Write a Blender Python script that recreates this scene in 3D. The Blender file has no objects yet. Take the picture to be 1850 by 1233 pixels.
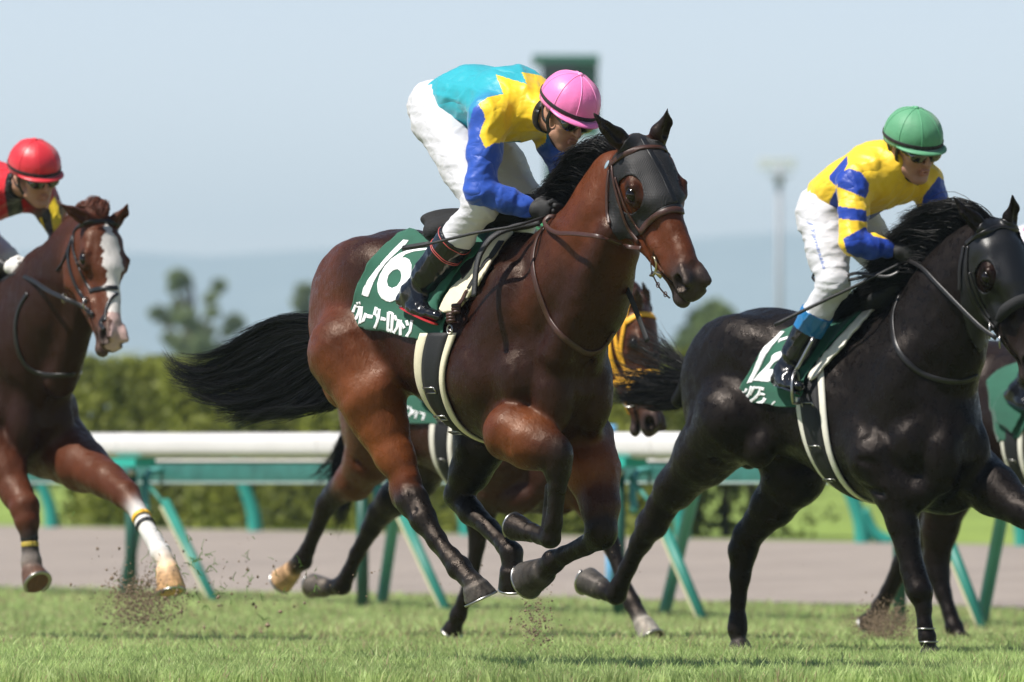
import bpy, math, random
import numpy as np
from mathutils import Vector, Matrix
from mathutils.bvhtree import BVHTree
from mathutils.geometry import delaunay_2d_cdt

# ------------------------------------------------------------------ camera, world, sun, exposure
FPX = 15417.0          # focal length in pixels of the 1850-wide photograph (a 300 mm lens on a 36 mm sensor)
HZ = 955.0             # row of the horizon in the photograph
CH = 0.53              # camera height in metres
CXP = 925.0
scene = bpy.context.scene
cam_d = bpy.data.cameras.new('camera')
cam = bpy.data.objects.new('camera', cam_d)
scene.collection.objects.link(cam)
cam.location = (0, 0, CH)
cam.rotation_euler = (math.radians(90), 0, 0)
cam_d.sensor_width = 36.0
cam_d.lens = FPX * 36.0 / 1850.0
cam_d.shift_y = (HZ - 616.5) / 1850.0
cam_d.clip_start = 1.0
cam_d.clip_end = 30000.0
cam_d.dof.use_dof = True
cam_d.dof.focus_distance = 30.9
cam_d.dof.aperture_fstop = 5.6
cam_d.dof.aperture_blades = 0
scene.camera = cam

SUN_EL = math.radians(57)
SUN_AZ = math.radians(-115)      # direction the light comes from, measured from +Y clockwise: left and behind the camera
sun_dir = Vector((math.sin(SUN_AZ) * math.cos(SUN_EL), math.cos(SUN_AZ) * math.cos(SUN_EL), math.sin(SUN_EL)))
sun_d = bpy.data.lights.new('sun', 'SUN')
sun_d.energy = 5.0
sun_d.angle = math.radians(0.5)
sun_d.color = (1.0, 0.955, 0.89)
sun = bpy.data.objects.new('sun', sun_d)
sun.rotation_euler = sun_dir.to_track_quat('Z', 'Y').to_euler()
sun.location = (-20, -10, 30)
scene.collection.objects.link(sun)

MURK = (4.25, 3.2, 2.85, 1)
world = bpy.data.worlds.new('World')
scene.world = world
world.use_nodes = True
wn = world.node_tree
for n_ in list(wn.nodes):
    wn.nodes.remove(n_)
w_out = wn.nodes.new('ShaderNodeOutputWorld')
w_bg = wn.nodes.new('ShaderNodeBackground')
w_sky = wn.nodes.new('ShaderNodeTexSky')
w_sky.sky_type = 'NISHITA'
w_sky.sun_disc = False
w_sky.sun_elevation = SUN_EL
w_sky.sun_rotation = SUN_AZ
w_sky.altitude = 0
w_sky.air_density = 1.0
w_sky.dust_density = 0.35
w_sky.ozone_density = 3.0
w_bg.inputs['Strength'].default_value = 0.055
# the pale summer murk that whitens the lowest few degrees of the sky
w_g = wn.nodes.new('ShaderNodeTexCoord'); w_s2 = wn.nodes.new('ShaderNodeSeparateXYZ'); wn.links.new(w_g.outputs['Generated'], w_s2.inputs[0])
w_mr = wn.nodes.new('ShaderNodeMapRange'); w_mr.interpolation_type = 'SMOOTHSTEP'
w_mr.inputs['From Min'].default_value = 0.13; w_mr.inputs['From Max'].default_value = 0.045; w_mr.inputs['To Min'].default_value = 0.0; w_mr.inputs['To Max'].default_value = 1.0
wn.links.new(w_s2.outputs[2], w_mr.inputs['Value'])
w_mx = wn.nodes.new('ShaderNodeMix'); w_mx.data_type = 'RGBA'; w_mx.inputs[6].default_value = (0.85, 0.85, 0.88, 1); w_mx.inputs[7].default_value = MURK
wn.links.new(w_mr.outputs[0], w_mx.inputs[0])
w_mu = wn.nodes.new('ShaderNodeVectorMath'); w_mu.operation = 'MULTIPLY'
wn.links.new(w_sky.outputs[0], w_mu.inputs[0]); wn.links.new(w_mx.outputs[2], w_mu.inputs[1])
wn.links.new(w_mu.outputs[0], w_bg.inputs[0])
wn.links.new(w_bg.outputs[0], w_out.inputs[0])
scene.view_settings.view_transform = 'Standard'
scene.view_settings.look = 'None'
scene.view_settings.exposure = 0.52
HAZE = 2.3e-4; HTOP = 330.0
scene.view_settings.gamma = 1.0
scene.render.engine = 'CYCLES'
scene.cycles.max_bounces = 8
scene.cycles.volume_bounces = 0

RNG = np.random.default_rng(7)
random.seed(7)

# ------------------------------------------------------------------ objects
def link(o, parent=None):
    scene.collection.objects.link(o)
    if parent is not None:
        o.parent = parent
    return o

def tag(o, label=None, cat=None, group=None, kind=None):
    if label: o['label'] = label
    if cat: o['category'] = cat
    if group: o['group'] = group
    if kind: o['kind'] = kind
    return o

def empty(name, loc=(0, 0, 0), rz=0.0):
    o = bpy.data.objects.new(name, None)
    o.empty_display_size = 0.2
    o.location = loc
    o.rotation_euler = (0, 0, rz)
    return link(o)

def srgb(r, g, b):
    f = lambda c: ((c / 255.0) / 12.92 if c / 255.0 <= 0.04045 else (((c / 255.0) + 0.055) / 1.055) ** 2.4)
    return (f(r), f(g), f(b))

def mesh_obj(name, V, F, mat, parent=None, cols=None, smooth=True, mats=None, mi=None):
    """V (n,3) array; F (m,k) array or a list of faces."""
    me = bpy.data.meshes.new(name)
    V = np.asarray(V, dtype=np.float32)
    if isinstance(F, np.ndarray) and F.ndim == 2:
        k = F.shape[1]; m = F.shape[0]
        me.vertices.add(len(V)); me.vertices.foreach_set('co', V.ravel())
        me.loops.add(m * k); me.loops.foreach_set('vertex_index', F.ravel().astype(np.int32))
        me.polygons.add(m)
        me.polygons.foreach_set('loop_start', np.arange(0, m * k, k, dtype=np.int32))
        me.polygons.foreach_set('loop_total', np.full(m, k, dtype=np.int32))
        me.update(calc_edges=True)
    else:
        me.from_pydata([tuple(map(float, v)) for v in V], [], [tuple(int(i) for i in f) for f in F])
        me.update()
    if smooth:
        me.polygons.foreach_set('use_smooth', np.ones(len(me.polygons), dtype=bool))
    if cols is not None:
        ca = me.color_attributes.new('Col', 'FLOAT_COLOR', 'POINT')
        c4 = np.ones((len(V), 4), dtype=np.float32); c4[:, :3] = cols
        ca.data.foreach_set('color', c4.ravel())
    if mats:
        for m_ in mats: me.materials.append(m_)
        if mi is not None: me.polygons.foreach_set('material_index', np.asarray(mi, dtype=np.int32))
    elif mat is not None:
        me.materials.append(mat)
    o = bpy.data.objects.new(name, me)
    return link(o, parent)

class MB:
    """collects geometry for ONE mesh"""
    def __init__(s): s.V = []; s.F = []; s.n = 0; s.C = []
    def add(s, V, F, col=None):
        V = np.asarray(V, dtype=float)
        s.V.append(V); s.F.extend([tuple(int(i) + s.n for i in f) for f in F]); s.n += len(V)
        s.C.append(np.tile(np.array(col if col is not None else (1, 1, 1), dtype=float), (len(V), 1)))
    def box(s, c, size, R=None, col=None):
        sx, sy, sz = [q / 2 for q in size]
        P = np.array([[x, y, z] for x in (-sx, sx) for y in (-sy, sy) for z in (-sz, sz)])
        if R is not None: P = P @ np.array(R).T
        s.add(P + np.array(c), [(0, 1, 3, 2), (4, 6, 7, 5), (0, 4, 5, 1), (2, 3, 7, 6), (0, 2, 6, 4), (1, 5, 7, 3)], col)
    def tube(s, pts, r, seg=8, col=None, caps=True):
        V, F = tube_geo(pts, r, seg, caps); s.add(V, F, col)
    def obj(s, name, mat, parent=None, smooth=True, useC=False):
        V = np.concatenate(s.V)
        return mesh_obj(name, V, s.F, mat, parent, cols=np.concatenate(s.C) if useC else None, smooth=smooth)

def frames_along(P):
    T = np.gradient(P, axis=0); T /= np.linalg.norm(T, axis=1)[:, None] + 1e-12
    up = np.array([0, 0, 1.0]) if abs(T[0][2]) < 0.9 else np.array([1.0, 0, 0])
    N = []; n = np.cross(T[0], up); n /= np.linalg.norm(n)
    for t in T:
        n = n - t * np.dot(n, t); n /= np.linalg.norm(n) + 1e-12
        N.append(n.copy())
    N = np.array(N); B = np.cross(T, N)
    return T, N, B

def tube_geo(pts, r, seg=8, caps=True):
    P = np.asarray(pts, dtype=float); m = len(P)
    r = np.full(m, r) if np.isscalar(r) else np.asarray(r, dtype=float)
    T, N, B = frames_along(P)
    a = np.linspace(0, 2 * math.pi, seg, endpoint=False)
    V = (P[:, None] + r[:, None, None] * (np.cos(a)[None, :, None] * N[:, None] + np.sin(a)[None, :, None] * B[:, None])).reshape(-1, 3)
    F = []
    for i in range(m - 1):
        for j in range(seg):
            F.append((i * seg + j, i * seg + (j + 1) % seg, (i + 1) * seg + (j + 1) % seg, (i + 1) * seg + j))
    if caps:
        F.append(tuple(range(seg))[::-1]); F.append(tuple(range((m - 1) * seg, m * seg)))
    return V, F

def crv(pts, n):
    """Catmull-Rom through pts, n samples, evenly spread"""
    P = np.asarray(pts, dtype=float)
    if len(P) == 2:
        t = np.linspace(0, 1, n)[:, None]; return P[0] * (1 - t) + P[1] * t
    Q = np.vstack([2 * P[0] - P[1], P, 2 * P[-1] - P[-2]])
    out = []
    for i in range(1, len(Q) - 2):
        p0, p1, p2, p3 = Q[i - 1:i + 3]
        t = np.linspace(0, 1, 16, endpoint=False)[:, None]
        out.append(0.5 * ((2 * p1) + (-p0 + p2) * t + (2 * p0 - 5 * p1 + 4 * p2 - p3) * t ** 2 + (-p0 + 3 * p1 - 3 * p2 + p3) * t ** 3))
    out.append(P[-1][None]); C = np.vstack(out)
    L = np.concatenate([[0], np.cumsum(np.linalg.norm(np.diff(C, axis=0), axis=1))])
    s = np.linspace(0, L[-1], n)
    return np.stack([np.interp(s, L, C[:, k]) for k in range(C.shape[1])], axis=1)

# ------------------------------------------------------------------ materials
def new_mat(name):
    m = bpy.data.materials.new(name); m.use_nodes = True
    b = m.node_tree.nodes['Principled BSDF']
    return m, m.node_tree, b

def nnode(nt, t, **kw):
    n = nt.nodes.new(t)
    for k, v in kw.items(): setattr(n, k, v)
    return n

def noise_node(nt, scale, detail=4, rough=0.55, stretch=None, coord='Object'):
    tc = nnode(nt, 'ShaderNodeTexCoord'); mp = nnode(nt, 'ShaderNodeMapping')
    nt.links.new(tc.outputs[coord], mp.inputs[0])
    if stretch: mp.inputs['Scale'].default_value = stretch
    nz = nnode(nt, 'ShaderNodeTexNoise'); nz.inputs['Scale'].default_value = scale
    nz.inputs['Detail'].default_value = detail; nz.inputs['Roughness'].default_value = rough
    nt.links.new(mp.outputs[0], nz.inputs['Vector'])
    return nz

def mat_simple(name, col, rough=0.6, metal=0.0, coat=0.0, bump=0.0, bscale=80, vary=0.0, vscale=8, attr=False, spec=0.5, sheen=0.0, stretch=None):
    m, nt, b = new_mat(name)
    b.inputs['Base Color'].default_value = (*col, 1); b.inputs['Roughness'].default_value = rough
    b.inputs['Metallic'].default_value = metal; b.inputs['Coat Weight'].default_value = coat
    b.inputs['Coat Roughness'].default_value = 0.12
    b.inputs['Specular IOR Level'].default_value = spec
    b.inputs['Sheen Weight'].default_value = sheen
    src = None
    if attr:
        a = nnode(nt, 'ShaderNodeAttribute', attribute_name='Col'); src = a.outputs['Color']
    if vary > 0:
        nz = noise_node(nt, vscale, 5)
        mr = nnode(nt, 'ShaderNodeMapRange')
        mr.inputs['From Min'].default_value = 0.3; mr.inputs['From Max'].default_value = 0.7
        mr.inputs['To Min'].default_value = 1 - vary; mr.inputs['To Max'].default_value = 1 + vary
        nt.links.new(nz.outputs['Fac'], mr.inputs['Value'])
        mx = nnode(nt, 'ShaderNodeVectorMath', operation='SCALE')
        if src is not None: nt.links.new(src, mx.inputs[0])
        else: mx.inputs[0].default_value = col
        nt.links.new(mr.outputs[0], mx.inputs['Scale']); src = mx.outputs[0]
    if src is not None: nt.links.new(src, b.inputs['Base Color'])
    if bump > 0:
        nz = noise_node(nt, bscale, 4, 0.6, stretch)
        bp = nnode(nt, 'ShaderNodeBump'); bp.inputs['Strength'].default_value = 1.0; bp.inputs['Distance'].default_value = bump
        nt.links.new(nz.outputs['Fac'], bp.inputs['Height']); nt.links.new(bp.outputs[0], b.inputs['Normal'])
    return m

# ------------------------------------------------------------------ signed-distance modelling
def vlen(x, y, z): return np.sqrt(x * x + y * y + z * z)

class Body:
    """a set of primitives blended into one continuous surface"""
    def __init__(s): s.P = []; s.off = 0.0
    def _add(s, f, lo, hi, k, col, op='add', cf=None):
        s.P.append(dict(f=f, lo=np.array(lo, float), hi=np.array(hi, float), k=k, col=col, op=op, cf=cf))
    def cone(s, p0, p1, r0, r1, k=0.03, col=(1, 1, 1), col1=None, flat=None, op='add'):
        p0 = np.array(p0, float); p1 = np.array(p1, float); q = p1 - p0
        q0, q1 = p0, p1; n = None; sc = 1.0
        if flat is not None:
            n = np.array(flat[0], float); n /= np.linalg.norm(n); sc = flat[1]
            q1 = p1 + (1 / sc - 1) * np.dot(p1 - p0, n) * n
        d = q1 - q0; L2 = max(np.dot(d, d), 1e-9)
        def f(x, y, z, want_t=False):
            x = x - p0[0]; y = y - p0[1]; z = z - p0[2]
            if n is not None:
                e = (x * n[0] + y * n[1] + z * n[2]) * (1 / sc - 1)
                x = x + e * n[0]; y = y + e * n[1]; z = z + e * n[2]
            t = np.clip((x * d[0] + y * d[1] + z * d[2]) / L2, 0, 1)
            if want_t: return t
            return (vlen(x - t * d[0], y - t * d[1], z - t * d[2]) - (r0 + (r1 - r0) * t)) * min(sc, 1.0) ** 0.5
        R = max(r0, r1) * max(sc, 1.0)
        cf = None
        if col1 is not None:
            c0 = np.array(col); c1 = np.array(col1)
            cf = lambda x, y, z: c0 + (c1 - c0) * f(x, y, z, True)[:, None]
        s._add(f, np.minimum(p0, p1) - R, np.maximum(p0, p1) + R, k, col, op, cf)
    def chain(s, pts, rs, k=0.03, cols=None, flat=None):
        for i in range(len(pts) - 1):
            c0 = cols[i] if cols else (1, 1, 1); c1 = cols[i + 1] if cols else (1, 1, 1)
            s.cone(pts[i], pts[i + 1], rs[i], rs[i + 1], k, c0, c1, flat)
    def ell(s, c, r, k=0.03, col=(1, 1, 1), R=None, op='add'):
        c = np.array(c, float); r = np.array(r, float)
        Rm = None if R is None else np.array(R, float)   # columns = axes
        def f(x, y, z):
            x = x - c[0]; y = y - c[1]; z = z - c[2]
            if Rm is not None:
                x, y, z = (x * Rm[0, 0] + y * Rm[1, 0] + z * Rm[2, 0], x * Rm[0, 1] + y * Rm[1, 1] + z * Rm[2, 1], x * Rm[0, 2] + y * Rm[1, 2] + z * Rm[2, 2])
            k0 = vlen(x / r[0], y / r[1], z / r[2]); k1 = vlen(x / r[0] ** 2, y / r[1] ** 2, z / r[2] ** 2)
            return k0 * (k0 - 1) / (k1 + 1e-9)
        m = max(r) if Rm is not None else r
        s._add(f, c - m, c + m, k, col, op)
    def frust(s, p0, p1, r0, r1, k=0.006, col=(1, 1, 1), rnd=0.004):
        p0 = np.array(p0, float); p1 = np.array(p1, float); d = p1 - p0; L = np.linalg.norm(d); d = d / L
        def f(x, y, z):
            x = x - p0[0]; y = y - p0[1]; z = z - p0[2]
            t = x * d[0] + y * d[1] + z * d[2]
            rad = np.sqrt(np.maximum(x * x + y * y + z * z - t * t, 0))
            a = (rad - (r0 + (r1 - r0) * np.clip(t / L, -0.1, 1.1))) * 0.96
            b = np.abs(t - L / 2) - L / 2
            return np.minimum(np.maximum(a, b), 0) + np.sqrt(np.maximum(a, 0) ** 2 + np.maximum(b, 0) ** 2) - rnd
        R = max(r0, r1) + 0.01
        s._add(f, np.minimum(p0, p1) - R, np.maximum(p0, p1) + R, k, col)
    def hoofc(s, p0, p1, base):
        p0 = np.array(p0, float); d = np.array(p1, float) - p0; L = np.linalg.norm(d); d = d / L; base = np.array(base)
        def cf(x, y, z):
            t = ((x - p0[0]) * d[0] + (y - p0[1]) * d[1] + (z - p0[2]) * d[2]) / L
            a = np.arctan2(y - p0[1], x - p0[0]); st = .5 + .5 * np.sin(a * 9 + 3 * np.sin(a * 3)) * np.sin(t * 5 + a * 4); rg = .5 + .5 * np.sin(t * 34)
            k = np.clip(1 - t * 5, 0, 1) * 1.3 + .55 + .75 * st + .22 * rg + np.clip(t * 3 - 2.2, 0, 1) * .6
            return base[None] * k[:, None]
        s.P[-1]['cf'] = cf
    def loft(s, kn, k=0.05, col=(1, 1, 1), yc=0.0, cf=None):
        """kn rows: a, ztop, zbot, halfwidth, egg"""
        K = np.array([r + (0,) * (5 - len(r)) for r in kn], float)
        A = np.linspace(K[0, 0], K[-1, 0], 120)
        C = [catmull1(K[:, 0], K[:, j], A) for j in range(1, 5)]
        def f(x, y, z):
            xa = np.clip(x, A[0], A[-1])
            zt = np.interp(xa, A, C[0]); zb = np.interp(xa, A, C[1]); w = np.maximum(np.interp(xa, A, C[2]), 0.02); e = np.interp(xa, A, C[3])
            zc = (zt + zb) / 2; h = np.maximum((zt - zb) / 2, 0.02)
            u = (z - zc) / h
            w = w * (1 - e * np.clip(u, -1, 1))
            yy = y - yc
            k0 = np.sqrt((yy / w) ** 2 + u ** 2); k1 = np.sqrt((yy / w ** 2) ** 2 + (u / h) ** 2)
            d = k0 * (k0 - 1) / (k1 + 1e-6)
            dx = x - xa
            return np.where(dx != 0, np.sqrt(np.maximum(d, 0) ** 2 + dx * dx) + np.minimum(d, 0) * 0, d)
        W = K[:, 3].max() * 1.3
        s._add(f, (A[0], yc - W, K[:, 2].min()), (A[-1], yc + W, K[:, 1].max()), k, col, 'add', cf)
    def bounds(s):
        lo = np.min([p['lo'] for p in s.P if p['op'] == 'add'], axis=0); hi = np.max([p['hi'] for p in s.P if p['op'] == 'add'], axis=0)
        return lo - 0.03 - s.off, hi + 0.03 + s.off
    def mesh(s, h, lo=None, hi=None, smooth=2, tau=0.015, noise=None):
        blo, bhi = s.bounds()
        lo = blo if lo is None else np.maximum(lo, blo); hi = bhi if hi is None else np.minimum(hi, bhi)
        n = np.ceil((hi - lo) / h).astype(int) + 1
        ax = [lo[i] + h * np.arange(n[i]) for i in range(3)]
        V = np.full(n, 0.3, dtype=np.float32)
        for p in s.P:
            pad = p['k'] + 3 * h + 0.02 + s.off
            i0 = np.clip(np.floor((p['lo'] - pad - lo) / h).astype(int), 0, n); i1 = np.clip(np.ceil((p['hi'] + pad - lo) / h).astype(int) + 1, 0, n)
            if np.any(i1 <= i0): continue
            sl = tuple(slice(i0[i], i1[i]) for i in range(3))
            d = p['f'](ax[0][sl[0]][:, None, None], ax[1][sl[1]][None, :, None], ax[2][sl[2]][None, None, :]).astype(np.float32)
            a = V[sl]; k = p['k']
            if p['op'] == 'add':
                hh = np.maximum(k - np.abs(a - d), 0) / k
                V[sl] = np.minimum(a, d) - hh * hh * k * 0.25
            else:
                d = -d; hh = np.maximum(k - np.abs(a - d), 0) / k
                V[sl] = np.maximum(a, d) + hh * hh * k * 0.25
        V -= s.off
        if noise is not None: V += noise(ax[0][:, None, None], ax[1][None, :, None], ax[2][None, None, :]).astype(np.float32)
        pts, F = nets(V, lo, h)
        for _ in range(smooth): pts = relax(pts, F, 0.5)
        # colours from the primitives nearest each vertex
        x, y, z = pts[:, 0], pts[:, 1], pts[:, 2]
        W = np.full(len(pts), 1e-9); C = np.zeros((len(pts), 3)) + 1e-9 * 0.3
        for p in s.P:
            if p['op'] != 'add': continue
            m = np.all((pts > p['lo'] - 0.16 - s.off) & (pts < p['hi'] + 0.16 + s.off), axis=1)
            if not m.any(): continue
            xm, ym, zm = x[m], y[m], z[m]
            d = p['f'](xm, ym, zm)
            w = np.exp(np.clip(-d / tau, -40, 6))
            c = p['cf'](xm, ym, zm) if p['cf'] is not None else np.array(p['col'])[None]
            W[m] += w; C[m] += w[:, None] * c
        return pts, F, C / W[:, None]

def catmull1(xk, yk, x):
    """monotone-ish smooth 1-D interpolation"""
    m = np.gradient(yk, xk)
    i = np.clip(np.searchsorted(xk, x) - 1, 0, len(xk) - 2)
    hgt = xk[i + 1] - xk[i]; t = (x - xk[i]) / hgt
    return (2 * t ** 3 - 3 * t ** 2 + 1) * yk[i] + (t ** 3 - 2 * t ** 2 + t) * hgt * m[i] + (-2 * t ** 3 + 3 * t ** 2) * yk[i + 1] + (t ** 3 - t ** 2) * hgt * m[i + 1]

def nets(V, lo, h):
    ins = V < 0
    nx, ny, nz = V.shape
    cnt = np.zeros((nx - 1, ny - 1, nz - 1), dtype=np.int8)
    for a in (0, 1):
        for b in (0, 1):
            for c in (0, 1):
                cnt += ins[a:nx - 1 + a, b:ny - 1 + b, c:nz - 1 + c]
    I, J, K = np.nonzero((cnt > 0) & (cnt < 8))
    idx = np.full(cnt.shape, -1, dtype=np.int64); idx[I, J, K] = np.arange(len(I))
    pos = np.zeros((len(I), 3)); num = np.zeros(len(I))
    cor = [(a, b, c) for a in (0, 1) for b in (0, 1) for c in (0, 1)]
    for a in cor:
        for ax in range(3):
            if a[ax] == 1: continue
            b = list(a); b[ax] = 1
            v0 = V[I + a[0], J + a[1], K + a[2]]; v1 = V[I + b[0], J + b[1], K + b[2]]
            m = (v0 < 0) != (v1 < 0)
            t = np.where(m, v0 / np.where(m, v0 - v1, 1), 0)
            for q in range(3):
                pos[:, q] += np.where(m, a[q] + (t if q == ax else 0), 0)
            num += m
    pos = pos / num[:, None] + np.stack([I, J, K], axis=1)
    pts = lo + h * pos
    F = []
    for ax in range(3):
        o1, o2 = [(1, 2), (2, 0), (0, 1)][ax]
        sl0 = [slice(None)] * 3; sl1 = [slice(None)] * 3
        sl0[ax] = slice(0, -1); sl1[ax] = slice(1, None)
        for o in (o1, o2):
            sl0[o] = slice(1, -1); sl1[o] = slice(1, -1)
        a = ins[tuple(sl0)]; b = ins[tuple(sl1)]
        E = np.argwhere(a != b)
        if not len(E): continue
        flip = a[E[:, 0], E[:, 1], E[:, 2]]
        base = E.copy(); base[:, o1] += 1; base[:, o2] += 1
        def at(d1, d2):
            q = base.copy(); q[:, o1] -= d1; q[:, o2] -= d2
            return idx[q[:, 0], q[:, 1], q[:, 2]]
        q = np.stack([at(1, 1), at(0, 1), at(0, 0), at(1, 0)], axis=1)
        q[~flip] = q[~flip][:, ::-1]
        F.append(q)
    F = np.concatenate(F); F = F[(F >= 0).all(axis=1)]
    return pts, F

def relax(P, F, lam):
    n = len(P); S = np.zeros((n, 3)); c = np.zeros(n)
    for i, j in ((0, 1), (1, 2), (2, 3), (3, 0)):
        a, b = F[:, i], F[:, j]
        for u, v in ((a, b), (b, a)):
            c += np.bincount(u, minlength=n)
            for q in range(3): S[:, q] += np.bincount(u, weights=P[v, q], minlength=n)
    return P + lam * (S / np.maximum(c, 1)[:, None] - P)

def bvh_of(V, F): return BVHTree.FromPolygons([tuple(v) for v in V.tolist()], F.tolist())

# ------------------------------------------------------------------ frames: where a pixel of the photograph stands in space
def at(px, py, Y):
    return np.array([(px - CXP) / FPX * Y, Y, CH + (HZ - py) / FPX * Y])

class Frame:
    """body frame: x forward, y to the animal's left (far side), z up; origin on the ground at axis pixel px0 and distance Y0"""
    def __init__(s, px0, Y0, deg):
        s.t = math.radians(deg); s.O = np.array([(px0 - CXP) / FPX * Y0, Y0])
        s.F = np.array([math.cos(s.t), -math.sin(s.t)]); s.R = np.array([-math.sin(s.t), -math.cos(s.t)])
    def p(s, px, py, n):
        kx = (px - CXP) / FPX
        a = (kx * (s.O[1] + s.R[1] * n) - s.O[0] - s.R[0] * n) / (s.F[0] - kx * s.F[1])
        Y = s.O[1] + a * s.F[1] + n * s.R[1]
        return np.array([a, -n, CH + (HZ - py) / FPX * Y])
    def r(s, rpx, p):
        return rpx * (s.O[1] + p[0] * s.F[1] - p[1] * s.R[1]) / FPX
    def tolocal(s, w):
        d = np.array(w[:2]) - s.O
        return np.array([d @ s.F, -(d @ s.R), w[2]])
    def dirlocal(s, d):
        return np.array([d[0] * s.F[0] + d[1] * s.F[1], -(d[0] * s.R[0] + d[1] * s.R[1]), d[2]])
    def toworld(s, P):
        P = np.atleast_2d(P)
        return np.stack([s.O[0] + P[:, 0] * s.F[0] - P[:, 1] * s.R[0], s.O[1] + P[:, 0] * s.F[1] - P[:, 1] * s.R[1], P[:, 2]], axis=1)
    def proj(s, P):
        W = s.toworld(P)
        return np.stack([CXP + W[:, 0] / W[:, 1] * FPX, HZ - (W[:, 2] - CH) / W[:, 1] * FPX], axis=1)
    def root(s, name):
        return empty(name, (s.O[0], s.O[1], 0), -s.t)
    def ray(s, px, py):
        o = s.tolocal((0, 0, CH)); d = s.dirlocal(np.array([(px - CXP) / FPX, 1.0, (HZ - py) / FPX])); d /= np.linalg.norm(d)
        return o, d
    def hit(s, bvh, px, py, off=0.0, spread=True):
        o, d = s.ray(px, py)
        loc, nr, i, t = bvh.ray_cast(Vector(o), Vector(d))
        if loc is None:
            q = o + d * (-o[0] * d[0] - o[1] * d[1])
            loc, nr, i, t = bvh.find_nearest(Vector(q))
            for _ in range(6):   # slide along the ray to the closest approach
                q = o + d * np.dot(np.array(loc) - o, d)
                loc, nr, i, t = bvh.find_nearest(Vector(q))
        return np.array(loc) + off * np.array(nr), np.array(nr)

def inpoly(P, poly):
    poly = np.asarray(poly, float); x, y = P[:, 0], P[:, 1]; c = np.zeros(len(P), bool)
    for i in range(len(poly)):
        x0, y0 = poly[i]; x1, y1 = poly[i - 1]
        m = ((y0 > y) != (y1 > y)) & (x < (x1 - x0) * (y - y0) / (y1 - y0 + 1e-12) + x0)
        c ^= m
    return c

def resamp(poly, step):
    poly = [tuple(p) for p in poly]; out = []
    for i in range(len(poly)):
        a = np.array(poly[i], float); b = np.array(poly[(i + 1) % len(poly)], float)
        m = max(1, int(np.linalg.norm(b - a) / step))
        for j in range(m): out.append(a + (b - a) * j / m)
    return np.array(out)

def decal(name, fr, bvh, poly, mat, parent, off=0.006, step=6, holes=(), thick=0.003, smooth_n=0, snap=None, wob=None, cols=None):
    """cloth cut to an outline and laid on a body's surface; returns the object"""
    B = resamp(poly, step); loops = [B]; 
    for hh in holes: loops.append(resamp(hh, step))
    lo = B.min(0); hi = B.max(0)
    gx, gy = np.meshgrid(np.arange(lo[0] + step / 2, hi[0], step), np.arange(lo[1] + step / 2, hi[1], step))
    G = np.stack([gx.ravel(), gy.ravel()], 1); m = inpoly(G, B)
    for hh in loops[1:]: m &= ~inpoly(G, hh)
    G = G[m]
    allb = np.concatenate(loops)
    if len(G):
        dmin = np.array([np.min(np.hypot(*(allb - g).T)) for g in G]); G = G[dmin > step * 0.45]
    pts = [Vector(p) for p in allb] + [Vector(p) for p in G]
    edges = []; s0 = 0
    for L in loops:
        m_ = len(L); edges += [(s0 + i, s0 + (i + 1) % m_) for i in range(m_)]; s0 += m_
    ov, oe, of, *_ = delaunay_2d_cdt(pts, edges, [], 0, 1e-4)
    V2 = np.array([tuple(v) for v in ov]); 
    F = []
    for f in of:
        c = V2[list(f)].mean(0)[None]
        if inpoly(c, B)[0] and not any(inpoly(c, hh)[0] for hh in loops[1:]): F.append(tuple(f))
    P = np.zeros((len(V2), 3)); N = np.zeros((len(V2), 3))
    for i, (x, y) in enumerate(V2):
        P[i], N[i] = fr.hit(bvh, x, y)
    # relax the lay of the cloth so that it bridges hollows
    nb = [[] for _ in V2]
    for f in F:
        for a, b in zip(f, f[1:] + f[:1]): nb[a].append(b); nb[b].append(a)
    for _ in range(smooth_n):
        Q = np.array([P[n_].mean(0) if n_ else P[i] for i, n_ in enumerate(nb)])
        M = np.array([N[n_].mean(0) if n_ else N[i] for i, n_ in enumerate(nb)])
        P = P + 0.5 * (Q - P); N = N + 0.5 * (M - N)
    N /= np.linalg.norm(N, axis=1)[:, None] + 1e-9
    P = P + N * off
    if wob is not None: P = P + N * wob(V2)[:, None]
    # orient faces outward
    o, _ = fr.ray(925, 600)
    G2 = []
    for f in F:
        a, b, c = P[f[0]], P[f[1]], P[f[2]]
        nn = np.cross(b - a, c - a)
        G2.append(f if np.dot(nn, N[f[0]]) > 0 else f[::-1])
    o_ = mesh_obj(name, P, G2, mat, parent, cols=None if cols is None else cols(V2))
    if thick:
        md = o_.modifiers.new('thickness', 'SOLIDIFY'); md.thickness = thick; md.offset = 1
    return o_

def ribbon(pts, nrm, w, th, mb, col=None, bev=True):
    """strap along pts with the flat side facing nrm"""
    P = np.asarray(pts, float); T = np.gradient(P, axis=0); T /= np.linalg.norm(T, axis=1)[:, None] + 1e-9
    N = np.asarray(nrm, float); 
    if N.ndim == 1: N = np.tile(N, (len(P), 1))
    N = N - T * np.sum(N * T, axis=1)[:, None]; N /= np.linalg.norm(N, axis=1)[:, None] + 1e-9
    B = np.cross(T, N)
    w = np.full(len(P), w) if np.isscalar(w) else np.asarray(w)
    prof = [(-.5, -.5), (-.5, .2), (-.38, .5), (.38, .5), (.5, .2), (.5, -.5)]
    m = len(prof)
    V = np.concatenate([[P[i] + B[i] * w[i] * a + N[i] * th * b for a, b in prof] for i in range(len(P))])
    F = []
    for i in range(len(P) - 1):
        for j in range(m): F.append((i * m + j, i * m + (j + 1) % m, (i + 1) * m + (j + 1) % m, (i + 1) * m + j))
    F.append(tuple(range(m))[::-1]); F.append(tuple(range((len(P) - 1) * m, len(P) * m)))
    mb.add(V, F, col)

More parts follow.
